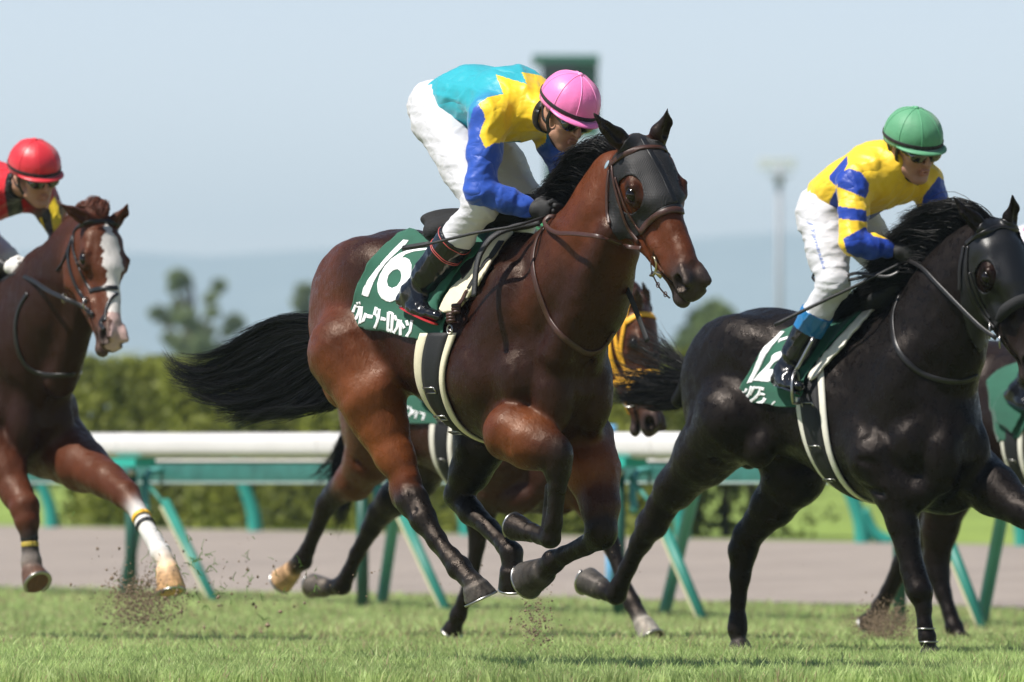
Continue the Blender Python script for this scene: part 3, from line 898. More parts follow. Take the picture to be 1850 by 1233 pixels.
grid('turf', T, np.concatenate([np.linspace(-90, -16, 12), np.linspace(-15, 3.5, 60)]), M_turf)
grid('track_edge', T, np.linspace(3.45, 4.1, 4), M_strip, lift=.004)
grid('dirt_track', T, np.linspace(3.9, 16.2, 24), M_dirt, lift=.008)
grid('field', np.concatenate([np.linspace(-9000, -300, 14), T[3:-3], np.linspace(400, 9000, 12)]), np.concatenate([np.linspace(16, 70, 40), np.linspace(80, 9000, 30)]), M_field, lift=.0)

# turf blades
def blades(name, n, mat, rr, ymin, ymax, hh, seed, ww=.0022, edge=1.75):
    rg = np.random.default_rng(seed)
    Y = rg.uniform(ymin ** rr, ymax ** rr, n) ** (1 / rr); X = rg.uniform(-1, 1, n) * (.0625 * Y + .5) * edge
    t, u = tu(X, Y); m = u < 3.6; X = X[m]; Y = Y[m]; n = len(X)
    patch = .5 + .5 * np.sin(X * 1.7 + 2 * np.sin(Y * .6)) * np.sin(Y * .9 + 1.5 * np.sin(X * 1.1))
    h = rg.uniform(.45, 1, n) * hh * (.70 + .35 * patch + .35 * np.sin(X * 31 + 2 * np.sin(Y * 13)) * np.sin(Y * 27)) * (1 + .5 * (rg.uniform(0, 1, n) > .97)); a = rg.uniform(0, 6.283, n); b_ = rg.uniform(.1, .75, n) * h
    w = ww * rg.uniform(.7, 1.4, n) * (Y / 32) ** .8; la = rg.uniform(0, 6.283, n) * .5 + 2.5 * np.sin(X * 9 + 2 * np.sin(Y * 5))
    g = ground(X, Y)
    c = np.stack([X, Y, g], 1); sd = np.stack([np.cos(a), np.sin(a), 0 * a], 1) * w[:, None]; ln = np.stack([np.cos(la), np.sin(la), 0 * a], 1) * b_[:, None]; up = np.stack([0 * h, 0 * h, h], 1)
    V = np.stack([c - sd, c + sd, c + ln * .35 + up * .6 + sd * .8, c + ln * .35 + up * .6 - sd * .8, c + ln + up], 1).reshape(-1, 3)
    k = np.arange(n) * 5
    F = np.concatenate([np.stack([k, k + 1, k + 2, k + 3], 1), np.stack([k + 3, k + 2, k + 4, k + 4], 1)])
    q = rg.uniform(0, 1, n); dry = (rg.uniform(0, 1, n) < .07 + .30 * patch * sst(33.0, 37, Y))
    tuft = .5 + .5 * np.sin(X * 23 + 3 * np.sin(Y * 7)) * np.sin(Y * 17 + 3 * np.sin(X * 11)); col = np.stack([.36 + .20 * q, .49 + .18 * q, .17 + .11 * q], 1) * (.70 + .34 * patch[:, None] + .42 * tuft[:, None]); col[dry] = np.stack([.42 + .08 * q, .35 + .06 * q, .20 + .04 * q], 1)[dry]
    C = np.repeat(col, 5, axis=0)
    Fq = F[:n]; Ft = F[n:, :3]
    me = bpy.data.meshes.new(name); me.vertices.add(len(V)); me.vertices.foreach_set('co', V.astype(np.float32).ravel())
    L = np.concatenate([Fq.ravel(), Ft.ravel()]).astype(np.int32); me.loops.add(len(L)); me.loops.foreach_set('vertex_index', L)
    me.polygons.add(2 * n); me.polygons.foreach_set('loop_start', np.concatenate([np.arange(n) * 4, 4 * n + np.arange(n) * 3]).astype(np.int32)); me.polygons.foreach_set('loop_total', np.concatenate([np.full(n, 4), np.full(n, 3)]).astype(np.int32))
    me.update(calc_edges=True); ca = me.color_attributes.new('Col', 'FLOAT_COLOR', 'POINT'); c4 = np.ones((len(V), 4), np.float32); c4[:, :3] = C; ca.data.foreach_set('color', c4.ravel()); me.materials.append(mat)
    o = bpy.data.objects.new(name, me); link(o); tag(o, 'short green turf grass with dry blades mixed in', 'grass', kind='stuff'); return o
def mat_leaf(name, trans=.35, rough=.5, attr=True, col=(.1, .2, .04), spec=.3):
    m, nt, b = new_mat(name); tr = nnode(nt, 'ShaderNodeBsdfTranslucent'); mx = nnode(nt, 'ShaderNodeMixShader'); mx.inputs[0].default_value = trans
    if attr:
        a = nnode(nt, 'ShaderNodeAttribute', attribute_name='Col'); nt.links.new(a.outputs['Color'], b.inputs['Base Color']); nt.links.new(a.outputs['Color'], tr.inputs['Color'])
    else: b.inputs['Base Color'].default_value = (*col, 1); tr.inputs['Color'].default_value = (*col, 1)
    b.inputs['Roughness'].default_value = rough; b.inputs['Specular IOR Level'].default_value = spec
    nt.links.new(b.outputs[0], mx.inputs[1]); nt.links.new(tr.outputs[0], mx.inputs[2]); nt.links.new(mx.outputs[0], nt.nodes['Material Output'].inputs['Surface'])
    return m
M_blade = mat_leaf('grass_blade', .5)
blades('grass', 390000, M_blade, 1.0, 29.0, 37.5, .062, 5, ww=.0024)
blades('grass', 200000, M_blade, 1.0, 37.5, 63, .055, 6, ww=.003)

# ---- running rail
M_railw = mat_simple('white_rail_plastic', (.66, .64, .635), .45, bump=.0006, bscale=8, vary=.07, vscale=1.3)
M_teal = mat_simple('teal_paint', (.020, .20, .155), .5, vary=.15, vscale=4); M_teall = mat_simple('pale_teal_paint', (.10, .36, .33), .5, vary=.12, vscale=3)
M_teal_shade = mat_simple('shaded_green_paint', (.012, .085, .060), .5, vary=.15, vscale=4); M_tealb = mat_simple('turquoise_plate', (.02, .38, .30), .45)
M_beam = mat_simple('grey_green_beam', (.035, .15, .135), .4, vary=.25, vscale=6)
rail = empty('running_rail', tuple(railp(925)))
tag(rail, 'white topped running rail on green steel posts between turf and dirt track', 'rail')
def sweep(name, prof, P, mat, parent, smooth=True, caps=True):
    """extrude a closed profile (u offset, z offset) along points of the rail line; made in world space"""
    m = len(prof); V = []
    for p in P:
        for (a, b) in prof: V.append((p[0] + RQ[0] * a, p[1] + RQ[1] * a, p[2] + b))
    F = [(i * m + j, (i + 1) * m + j, (i + 1) * m + (j + 1) % m, i * m + (j + 1) % m) for i in range(len(P) - 1) for j in range(m)]
    if caps: F += [tuple(range(m)), tuple(range((len(P) - 1) * m, len(P) * m))[::-1]]
    o = mesh_obj(name, V, F, mat, parent, smooth=smooth); o.matrix_parent_inverse = parent.matrix_basis.inverted() if parent else Matrix(); return o
def wchild(o, parent): o.parent = parent; o.matrix_parent_inverse = Matrix.LocRotScale(parent.location, parent.rotation_euler, None).inverted(); return o
cpx = np.linspace(-900, 2700, 40)
def line_row(u, row): 
    out = []
    for px in cpx:
        p = railp(px, u); p[2] = rowz(p, row); out.append(p)
    return out
# the photograph's rail keeps level with the eye; straight in space between these two measured ends
def straight(u, rowL, rowR, n=30, ext=14.0):
    a = railp(0, u); b = railp(1850, u); a[2] = rowz(a, rowL); b[2] = rowz(b, rowR); d = (b - a) / np.linalg.norm(b - a)
    return [a - d * ext + (b - a + 2 * ext * d) * k / (n - 1) for k in range(n)]
def rr_prof(w, h, r, n=5):
    P = []
    for cx, cy, a0 in ((w / 2 - r, h / 2 - r, 0), (-w / 2 + r, h / 2 - r, 90), (-w / 2 + r, -h / 2 + r, 180), (w / 2 - r, -h / 2 + r, 270)):
        for k in range(n): a = math.radians(a0 + 90 * k / (n - 1)); P.append((cx + r * math.cos(a), cy + r * math.sin(a)))
    return P
PB = railp(925)[1] / FPX
o = sweep('top_rail', rr_prof(.16, .165, .06), straight(0, 805, 806), M_railw, None); wchild(o, rail)
for px in (-300, 190, 600, 1215, 1700):
    p = railp(px); pts = straight(0, 805, 806, 60); i = int(np.argmin([abs(q[0] - p[0]) for q in pts]))
    o = sweep('rail_joint', rr_prof(.166, .171, .062), [pts[i] - np.array([*RD, 0]) * .02, pts[i] + np.array([*RD, 0]) * .02], M_railw, None); wchild(o, rail)
o = sweep('lower_beam', rr_prof(.10, .135, .02), straight(.35, 854, 854), M_beam, None); wchild(o, rail)
o = sweep('beam_cap', rr_prof(.12, .020, .008), straight(.35, 833, 833), M_railw, None); wchild(o, rail)
o = sweep('beam_edge', rr_prof(.11, .018, .008), straight(.35, 873, 873), mat_simple('beam_edge_grey', (.30, .38, .37), .5), None); wchild(o, rail)
def rtube(name, pts, r, mat, sq=None):
    mb = MB(); mb.tube(pts, r, 12) if sq is None else ribbon(crv(pts, 12), sq[0], sq[1], sq[2], mb); o = mb.obj(name, mat); wchild(o, rail); return o
for px in (-180, 237, 655, 1118, 1625, 2190):
    b0 = railp(px, 0, -.05); top = railp(px, 0); top[2] = rowz(top, 852)
    rtube('post', [b0, top], .040, M_teal_shade)  # whole post coloured dark for the shade on its upper part
    mb = MB(); c = railp(px + 3, -.02); c[2] = rowz(c, 836); mb.box(c, (.36, .16, .055), R=Matrix.Rotation(math.atan2(RD[1], RD[0]), 3, 'Z')); o = mb.obj('bracket', M_tealb, smooth=False); wchild(o, rail)
    c = railp(px + 1, -.06); c[2] = rowz(c, 853); b = Body(); b.ell(c, (.032, .032, .032)); V, F, C = b.mesh(.01); o = mesh_obj('bolt', V, F, M_metal); wchild(o, rail)
    d0 = railp(px + 20, .03); d0[2] = rowz(d0, 862); d1 = railp(px + 62, .0); d1[2] = rowz(d1, 915); d2 = railp(px + 160, 0, -.06)
    rtube('tie_rod', [d0, d1], .014, M_teal)
    rtube('brace', [d1 + np.array([0, 0, .03]), d2], .034, M_teal)
    mb = MB(); ribbon(crv([d1 - np.array([*RQ, 0]) * .037, d2 - np.array([*RQ, 0]) * .037], 6), (0, -1, 0), .016, .006, mb); o = mb.obj('brace_stripe', mat_simple('worn_paint', (.42, .40, .24), .7)); wchild(o, rail)
    h0 = railp(px + 55, .30); h0[2] = rowz(h0, 850); h1 = railp(px + 32, .2); h1[2] = rowz(h1, 856); h2 = railp(px + 25, .12); h2[2] = rowz(h2, 885); h3 = railp(px + 28, .08); h3[2] = rowz(h3, 925)
    rtube('hook_bracket', crv([h0, h1, h2, h3], 14), .026, M_teall)
for (b_, t_) in (((222, 1075), (262, 872)), ((688, 1093), (722, 872)), ((1197, 1112), (1258, 872)), ((1772, 1122), (1822, 872)), ((-230, 1065), (-190, 872))):
    u0 = .9; p = railp(b_[0], u0); p[2] = rowz(p, b_[1]) - .03; q = railp(t_[0], .40); q[2] = rowz(q, t_[1])
    m_ = (p + q) / 2 + np.array([0, 0, .0]); rtube('back_leg', crv([p, m_, q], 8), .040, M_teall)
# far rail across the dirt
frail = empty('running_rail', tuple(railp(925, 15.6)))
tag(frail, 'far green running rail with curved posts beyond the dirt track', 'rail')
M_far = mat_simple('far_rail_teal', (.02, .30, .235), .5)
def fchild(o): return wchild(o, frail)
for px in (-260, 95, 462, 845, 1235, 1560, 1850, 2150):
    a = railp(px, 15.8, -.1); 
    P = crv([a, a + np.array([-.02, 0, .28]), a + np.array([-.10, 0, .52]), a + np.array([-.24, 0, .85])], 12); mb = MB(); mb.tube(P, np.linspace(.085, .055, 12), 10); o = mb.obj('curved_post', M_far); fchild(o)
    if px in (1560, 2150): mb = MB(); mb.tube(crv([a + np.array([.26, 0, .10]), a + np.array([.10, 0, .2]), a + np.array([.0, 0, .42])], 10), np.linspace(.07, .05, 10), 10); o = mb.obj('foot', M_far); fchild(o)
pts = [railp(px, 15.8, .95) + np.array([-.26, 0, 0]) for px in np.linspace(-600, 2600, 20)]
o = sweep('top_rail', rr_prof(.14, .14, .05), pts, M_railw, None); fchild(o)
# marker pole
mp = railp(1104, 2.2); mb = MB(); zt = rowz(mp, 768); z0 = float(ground(mp[0], mp[1])) - .05
pole = empty('marker_pole', (mp[0], mp[1], z0)); tag(pole, 'light blue and white marker pole standing behind the running rail', 'marker pole')
M_lb = mat_simple('light_blue_paint', (.16, .45, .75), .5)
segs = [(z0, rowz(mp, 930), M_lb, 'pole'), (rowz(mp, 930), rowz(mp, 905), M_lb, 'band'), (rowz(mp, 905), rowz(mp, 868), M_railw, 'band'), (rowz(mp, 868), rowz(mp, 790), M_railw, 'band'), (rowz(mp, 790), zt, M_lb, 'cap')]
for a, b, m_, nm in segs:
    mb = MB(); r_ = .036 if nm != 'cap' else .040; mb.tube([(mp[0], mp[1], a + .001), (mp[0], mp[1], b)], r_, 14); o = mb.obj(nm, m_); wchild(o, pole)

# ---- foliage
def leafcloud(name, clumps, n, size, mat, parent=None, seed=1, c0=(.05, .10, .02), c1=(.15, .20, .03), label=None, cat=None, group=None, box=None, flat=.9):
    rg = np.random.default_rng(seed)
    if box is not None: P = box(rg, n)
    else:
        C = np.array([c[:3] for c in clumps]); R = np.array([c[3] for c in clumps]); w = R ** 2; k = rg.choice(len(C), n, p=w / w.sum())
        d = rg.normal(0, 1, (n, 3)); d /= np.linalg.norm(d, axis=1)[:, None]; d[:, 2] *= flat
        P = C[k] + d * (R[k] * rg.uniform(.45, 1.08, n) ** .6)[:, None]
    N = len(P); a = rg.normal(0, 1, (N, 3)); a /= np.linalg.norm(a, axis=1)[:, None]; b = np.cross(a, rg.normal(0, 1, (N, 3))); b /= np.linalg.norm(b, axis=1)[:, None]
    s = size * rg.uniform(.6, 1.4, N)[:, None]
    V = np.stack([P - a * s, P + b * s * .55, P + a * s, P - b * s * .55], 1).reshape(-1, 3); F = np.arange(4 * N).reshape(-1, 4)
    q = rg.uniform(0, 1, N)[:, None]; lump = (.5 + .5 * np.sin(P[:, 0] * 2.1 / max(size * 8, .3) + 3 * np.sin(P[:, 2] * 1.3 / max(size * 8, .3))))[:, None]
    q = np.clip(.6 * q + .4 * lump, 0, 1); col = np.array(c0) * (1 - q) + np.array(c1) * q
    o = mesh_obj(name, V, F, mat, parent, cols=np.repeat(col, 4, axis=0), smooth=False)
    if label: tag(o, label, cat, group)
    return o
M_leaf = mat_leaf('leaf', .5, .55)
ha = railp(100, 19); hb_ = railp(1228, 19)
def hbox(rg, n):
    L = np.linalg.norm(hb_[:2] - ha[:2]); t = rg.uniform(0, L, n); u = rg.uniform(0, 2.0, n); top = 1.80 + .13 * np.sin(t * 1.1) + .10 * np.sin(t * 2.7 + 1) + .05 * np.sin(t * 7.1)
    z = rg.uniform(0, 1, n) ** .85; f = rg.uniform(0, 1, n); u = np.where(f < .6, .25 * rg.uniform(0, 1, n) + .12 * np.sin(t * 3.1) * np.sin(z * 7), u); z = np.where(f > .8, 1 - .1 * rg.uniform(0, 1, n), z) 
    u += .12 * np.sin(t * 4.3 + z * 5); X = ha[0] + RD[0] * t + RQ[0] * u; Y = ha[1] + RD[1] * t + RQ[1] * u
    g = ground(X, Y); return np.stack([X, Y, g + z * top], 1)
hedge = empty('hedge', tuple(ha)); tag(hedge, 'long clipped yellow green hedge standing behind the dirt track', 'hedge')
o = leafcloud('foliage', None, 60000, .065, M_leaf, seed=3, c0=(.07, .09, .022), c1=(.36, .39, .075), box=hbox); wchild(o, hedge)
core = MB(); L = np.linalg.norm(hb_[:2] - ha[:2]); 
for k in range(24):
    t = L * (k + .5) / 24; c = ha + np.array([RD[0] * t + RQ[0] * 1.1, RD[1] * t + RQ[1] * 1.1, 0]); g = float(ground(c[0], c[1]))
    core.tube([(c[0], c[1], g - .1), (c[0] + .1 * math.sin(k), c[1], g + 1.0), (c[0] - .15 * math.sin(k * 2), c[1], g + 1.8)], [.06, .04, .02], 6)
o = core.obj('branches', mat_simple('hedge_wood', (.05, .035, .025), .9)); wchild(o, hedge)
def tree(name, px, Y, row_base, row_top, clumps, n, size, label, c0, c1, trunk=.22, seed=1, group='trees beyond the course'):
    s = FPX / Y; base = at(px, 0, Y); g = float(ground(base[0], Y)); base[2] = g
    r = empty(name, tuple(base)); tag(r, label, 'tree', group)
    cl = []
    for (cx, cy, cr, cd) in clumps: p = at(cx, cy, Y + cd); cl.append((*p, cr / s))
    o = leafcloud('crown', cl, n, size, M_leaf, seed=seed, c0=c0, c1=c1, flat=.8); wchild(o, r)
    mb = MB(); topz = max(c[2] for c in cl); tp = crv([base, base + np.array([.2, 0, (topz - g) * .5]), (base[0] - .1, Y, topz - .3)], 10); mb.tube(tp, np.linspace(trunk, trunk * .3, 10), 8)
    for c in cl:
        s0 = tp[int(np.clip((c[2] - g) / (topz - g) * 10 - 2, 2, 9))]; mb.tube(crv([s0, (s0 + np.array(c[:3])) / 2 + np.array([0, 0, -.2]), np.array(c[:3])], 6), np.linspace(trunk * .4, .03, 6), 6)
    o = mb.obj('trunk', mat_simple('bark', (.09, .065, .05), .9, vary=.3, vscale=3)); wchild(o, r); return r
tree('pine_tree', 350, 380, 0, 0, [(322, 502, 18, 0), (314, 520, 11, 1), (335, 512, 12, 0), (322, 548, 11, 1), (336, 574, 20, -1), (318, 560, 9, 2), (396, 518, 13, 1), (380, 540, 12, 0), (384, 566, 13, -1), (285, 566, 16, 1), (305, 580, 14, 2), (355, 595, 16, 0), (375, 600, 14, 0), (424, 584, 18, 1), (410, 600, 12, 0), (325, 622, 20, 0), (305, 612, 12, 0), (365, 618, 18, -2), (350, 640, 30, 0), (390, 636, 20, 0), (350, 675, 32, 0)], 5200, .19,
     'loose layered pine tree rising above the hedge at left', (.10, .15, .06), (.30, .36, .15), .3, 2)
tree('tree', 552, 420, 0, 0, [(552, 525, 18, 0), (548, 550, 20, 0), (556, 580, 24, 1), (545, 615, 26, 0), (555, 655, 28, 0)], 1700, .19, 'slim tree top showing just left of the leading horse\'s rump', (.10, .15, .06), (.28, .33, .15), .25, 4)
tree('tree', 1280, 300, 0, 0, [(1290, 560, 22, 0), (1262, 575, 20, 1), (1310, 572, 20, -1), (1285, 590, 34, 0), (1250, 605, 22, 1), (1320, 598, 20, 0), (1240, 625, 24, 0), (1275, 640, 36, 1), (1310, 640, 30, 0), (1285, 690, 45, 0)], 4600, .16, 'round broadleaf tree rising behind the black horse\'s rump', (.08, .13, .04), (.26, .33, .11), .3, 5)
tree('tree', 1530, 330, 0, 0, [(1545, 545, 26, 0), (1515, 560, 20, 1), (1570, 560, 22, 0), (1540, 590, 36, 0), (1500, 600, 22, 0), (1545, 640, 46, 1), (1550, 700, 50, 0)], 3800, .17, 'broadleaf tree seen behind the leg of the jockey in the green cap', (.10, .15, .05), (.28, .34, .12), .3, 6)
k = 0
WH = ['behind the left horse, at the very edge', 'behind the chest of the left horse', 'behind the leading horse, left of its neck', 'behind the leading horse\'s neck strap', 'under the muzzle of the leading horse', 'between the two big horses, left one', 'between the two big horses, right one', 'just left of the number 12 cloth', 'behind the number 12 cloth', 'behind the shoulder of the black horse', 'just beyond the neck of the black horse', 'at the right edge']
for px, row, cr in ((-60, 660, 60), (60, 650, 60), (1000, 655, 58), (1090, 660, 52), (1180, 650, 60), (1270, 672, 58), (1370, 665, 60), (1470, 655, 58), (1580, 660, 62), (1700, 650, 58), (1800, 645, 52), (1900, 655, 60)):
    k += 1; Y = 150 + 3 * (k % 3)
    tree('bush', px, Y, 0, 0, [(px, row + cr * .8, cr * .8, 0), (px - cr * .6, row + cr * 1.4, cr * .8, 1), (px + cr * .6, row + cr * 1.3, cr * .8, -1), (px, row + cr * 2.2, cr, 0), (px - cr * .5, row + cr * 3, cr * .9, 0), (px + cr * .5, row + cr * 3, cr * .9, 0)], 4500, .10,
         ('leafy green bush', 'dense bright bush', 'tall rounded bush')[k % 3] + ' in the far row ' + WH[k - 1], (.07, .13, .02), (.25, .38, .05), .12, 10 + k, 'bushes in the row beyond the grass field')
# ---- far tower, floodlight, building, hills
tw = at(1015, 0, 300); g = float(ground(tw[0], 300)); tower = empty('observation_tower', (tw[0], 300, g)); tag(tower, 'dark green cabin on a tall post, standing beyond the track behind the pink cap', 'tower')
s = FPX / 300
def bx_(nm, x0, x1, y0, y1, d0, d1, mat):
    a = at(x0, y1, 300); b = at(x1, y0, 300); mb = MB(); mb.box(((a[0] + b[0]) / 2, 300 + (d0 + d1) / 2, (a[2] + b[2]) / 2), (b[0] - a[0], d1 - d0, b[2] - a[2])); o = mb.obj(nm, mat, smooth=False); wchild(o, tower)
M_tg = mat_simple('tower_green', (.012, .075, .055), .6); M_tgl = mat_simple('tower_roof', (.03, .15, .11), .6); M_td = mat_simple('tower_dark_glass', (.03, .045, .06), .3)
bx_('roof', 962, 1082, 103, 116, -1.3, 1.5, M_tgl); bx_('window', 980, 1040, 118, 200, -.9, -.84, M_td); bx_('cabin', 978, 1080, 116.2, 235, -.84, 1.3, M_tg); bx_('platform', 974, 1084, 236, 246, -1.1, 1.4, M_tgl)
bx_('column', 984, 1003, 246.5, 1000, -.2, .2, M_tg)
bx_('ladder', 1040, 1046, 246.5, 960, -.1, .1, M_tg)
fl = at(1408, 0, 480); g = float(ground(fl[0], 480)); flood = empty('floodlight_mast', (fl[0], 480, g)); tag(flood, 'tall pale floodlight mast with a wide lamp bank, far behind between the jockeys', 'floodlight mast')
M_mast = mat_simple('mast_grey', (.30, .31, .34), .5); M_lamp = mat_simple('lamp_white', (.82, .83, .84), .4)
mb = MB(); a = at(1408, 300, 480); mb.tube([(a[0], 480, g), (a[0], 480, a[2])], [.21, .15], 12); o = mb.obj('mast', M_mast); wchild(o, flood)
mb = MB(); mb.box((a[0], 480, at(0, 318, 480)[2]), (1.3, .8, .12)); mb.box((a[0], 480, at(0, 328, 480)[2]), (.5, .5, .5)); o = mb.obj('platform', M_mast, smooth=False); wchild(o, flood)
for r_ in range(2):
    for q in range(7):
        c = at(1375 + q * 9.6, 290 + r_ * 11, 480); mb = MB(); b_ = [(c[0], c[1] + .25, c[2]), (c[0], c[1] - .05, c[2] - .02), (c[0], c[1] - .06, c[2] - .02)]; mb.tube(b_, [.05, .15, .14], 10); o = mb.obj('lamp', M_lamp); wchild(o, flood)
    mb = MB(); c0 = at(1370, 290 + r_ * 11, 480); c1 = at(1438, 290 + r_ * 11, 480); mb.tube([c0 + np.array([0, .3, 0]), c1 + np.array([0, .3, 0])], .09, 8); o = mb.obj('crossbar', M_lamp); wchild(o, flood)
bw = at(232, 640, 1300); mb = MB(); g = 1.5
bl = empty('building', (bw[0], 1300, g)); tag(bl, 'small white building just showing above the hedge at left', 'building')
mb = MB(); mb.box((bw[0], 1300, (g + bw[2]) / 2), (3.6, 6, bw[2] - g)); o = mb.obj('wall', mat_simple('white_wall', (.75, .75, .76), .7), smooth=False); wchild(o, bl)
mb = MB(); mb.box((bw[0], 1300, bw[2] + .25), (4.2, 6.6, .4)); o = mb.obj('roof', mat_simple('pale_roof', (.6, .62, .66), .7), smooth=False); wchild(o, bl)
# hills
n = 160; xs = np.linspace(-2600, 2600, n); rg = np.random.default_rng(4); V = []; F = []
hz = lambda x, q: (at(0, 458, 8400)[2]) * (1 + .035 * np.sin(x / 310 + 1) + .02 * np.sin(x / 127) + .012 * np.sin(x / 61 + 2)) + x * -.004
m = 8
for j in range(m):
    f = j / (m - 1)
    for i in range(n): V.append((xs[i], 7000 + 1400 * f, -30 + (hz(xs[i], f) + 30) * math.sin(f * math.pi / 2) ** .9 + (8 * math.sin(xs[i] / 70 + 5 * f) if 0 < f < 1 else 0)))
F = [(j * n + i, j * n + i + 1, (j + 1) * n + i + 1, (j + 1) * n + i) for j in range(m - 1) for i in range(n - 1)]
hills = mesh_obj('hills', V, F, mat_ground('hazed_wooded_hill', (.20, .26, .25), (.26, .32, .30), .01, bump=2, bs=.05)); tag(hills, kind='structure')  # woodland colour lightened and blued to add haze the air lacks
# ------------------------------------------------------------------ riders
SKIN = (0.42, 0.22, 0.145)
M_skin = mat_simple('skin', SKIN, 0.5, bump=0.0004, bscale=200, attr=True)
def mat_cloth(name, rough, spec, dist, scale, st):
    m, nt, b = new_mat(name); a = nnode(nt, 'ShaderNodeAttribute', attribute_name='Col'); nt.links.new(a.outputs['Color'], b.inputs['Base Color'])
    b.inputs['Roughness'].default_value = rough; b.inputs['Specular IOR Level'].default_value = spec; b.inputs['Sheen Weight'].default_value = .12
    prev = None
    for sc_, dd, stt in ((scale, dist, st), (scale * 2.2, dist * .32, st), (900, .0003, (1, 1, 1))):
        nz = noise_node(nt, sc_, 2, .5, stt); sb_ = nnode(nt, 'ShaderNodeMath', operation='SUBTRACT'); sb_.inputs[1].default_value = .5; nt.links.new(nz.outputs['Fac'], sb_.inputs[0])
        ab = nnode(nt, 'ShaderNodeMath', operation='ABSOLUTE'); nt.links.new(sb_.outputs[0], ab.inputs[0])
        pw_ = nnode(nt, 'ShaderNodeMath', operation='POWER'); pw_.inputs[1].default_value = .75; nt.links.new(ab.outputs[0], pw_.inputs[0])
        bp = nnode(nt, 'ShaderNodeBump'); bp.inputs['Distance'].default_value = dd; nt.links.new(pw_.outputs[0], bp.inputs['Height'])
        if prev is not None: nt.links.new(prev.outputs[0], bp.inputs['Normal'])
        prev = bp
    nt.links.new(prev.outputs[0], b.inputs['Normal']); return m
M_silk = mat_cloth('silk_cloth', .40, .35, .015, 8, (.5, 1, 1))
M_breech = mat_cloth('white_breeches', .62, .3, .012, 8, (.7, .7, 1.1))
M_boot = mat_simple('patent_boot', (0.006, 0.0065, 0.009), 0.2, coat=0.25, bump=0.0022, bscale=16, attr=True)
M_glove = mat_simple('glove_cloth', (1, 1, 1), 0.7, bump=0.001, bscale=300, attr=True)
M_shiny_black = mat_simple('shiny_black', (0.012, 0.012, 0.013), 0.18, coat=0.5)
M_goggle = mat_simple('goggle_lens', (0.020, 0.018, 0.016), 0.04, coat=1.0, spec=0.8)
M_strap = mat_simple('elastic_band', (0.02, 0.016, 0.018), 0.7, bump=0.0008, bscale=400)
M_sole = mat_simple('red_sole', (0.45, 0.02, 0.025), 0.35)
M_redpipe = mat_simple('red_piping', (0.55, 0.10, 0.09), 0.4)

def folds(amp, freq, seed):
    rg = np.random.default_rng(seed); D = rg.normal(0, 1, (5, 3)); D /= np.linalg.norm(D, axis=1)[:, None]; Wd = rg.normal(0, 1, (5, 3)); ph = rg.uniform(0, 6, 5)
    def f(x, y, z):
        o = 0
        for i in range(5):
            w = np.sin((x * Wd[i, 0] + y * Wd[i, 1] + z * Wd[i, 2]) * freq * 0.45 + ph[i]) * 1.3
            s = np.sin((x * D[i, 0] + y * D[i, 1] + z * D[i, 2]) * freq * (1 + 0.35 * i) + w + ph[i])
            o = o + (1 - np.abs(s)) ** 2 / (1 + 0.4 * i)
        return -amp * (o / 2.2 - 0.6)
    return f

def fold2(amp, seed):
    a = folds(amp * .9, 22, seed); rg = np.random.default_rng(seed + 50); D = rg.normal(0, 1, (4, 3)); D /= np.linalg.norm(D, axis=1)[:, None]; W = rg.normal(0, 1, (4, 3)); ph = rg.uniform(0, 6, 4)
    def f(x, y, z):
        o = 0
        for i in range(4):
            s = np.sin((x * D[i, 0] + y * D[i, 1] + z * D[i, 2]) * 44 + 2.2 * np.sin((x * W[i, 0] + y * W[i, 1] + z * W[i, 2]) * 13 + ph[i]))
            o = o + (1 - np.sqrt(s * s + .03)) ** 2
        return a(x, y, z) - amp * (o * .42 - .25)
    return f

class Skull:
    """rider's head: origin at the middle of the skull, axes forward, right, up"""
    def __init__(s, P0, fwd, up, scale=1.0):
        u = np.array(up, float); u /= np.linalg.norm(u); f = np.array(fwd, float); f -= u * np.dot(u, f); f /= np.linalg.norm(f)
        s.P0 = np.array(P0, float); s.E = np.stack([f, np.cross(f, u), u], axis=1); s.s = scale
    def __call__(s, x, y, z): return s.P0 + s.s * (s.E @ np.array([x, y, z], float))

def face(b, S, col=SKIN):
    s = S.s; E = S.E
    def ell(c, r, k, cc=col, op='add'): b.ell(S(*c), np.array(r) * s, k * s, cc, R=E, op=op)
    def cone(p, q, a, c_, k, cc=col): b.cone(S(*p), S(*q), a * s, c_ * s, k * s, cc)
    lip = tuple(np.array(col) * (0.85, 0.55, 0.6))
    ell((-.005, 0, .02), (.095, .075, .09), .02)
    ell((.045, 0, -.045), (.045, .055, .075), .02)
    ell((.01, 0, -.075), (.06, .052, .04), .02)
    ell((.068, 0, -.118), (.020, .024, .018), .015)                # chin
    cone((.03, .05, -.085), (.06, .02, -.115), .016, .016, .02); cone((.03, -.05, -.085), (.06, -.02, -.115), .016, .016, .02)
    cone((.088, 0, -.005), (.112, 0, -.045), .008, .0115, .008)    # nose
    ell((.097, .010, -.047), (.010, .007, .006), .005); ell((.097, -.010, -.047), (.010, .007, .006), .005)
    for g in (1, -1):
        ell((.060, .042 * g, -.035), (.026, .020, .022), .015)     # cheekbone
        cone((.084, .012 * g, .014), (.070, .048 * g, .012), .008, .007, .008)
        ell((.086, .031 * g, -.006), (.014, .016, .010), .008, op='sub')
        ell((-.005, .078 * g, -.018), (.018, .006, .030), .006)    # ear
        ell((.002, .085 * g, -.016), (.008, .006, .015), .004, op='sub')
    cone((.096, -.015, -.074), (.096, .015, -.074), .0065, .0065, .004, lip)
    cone((.093, -.013, -.087), (.093, .013, -.087), .0075, .0075, .004, lip)
    ell((.106, 0, -.0805), (.014, .018, .0028), .003, op='sub')

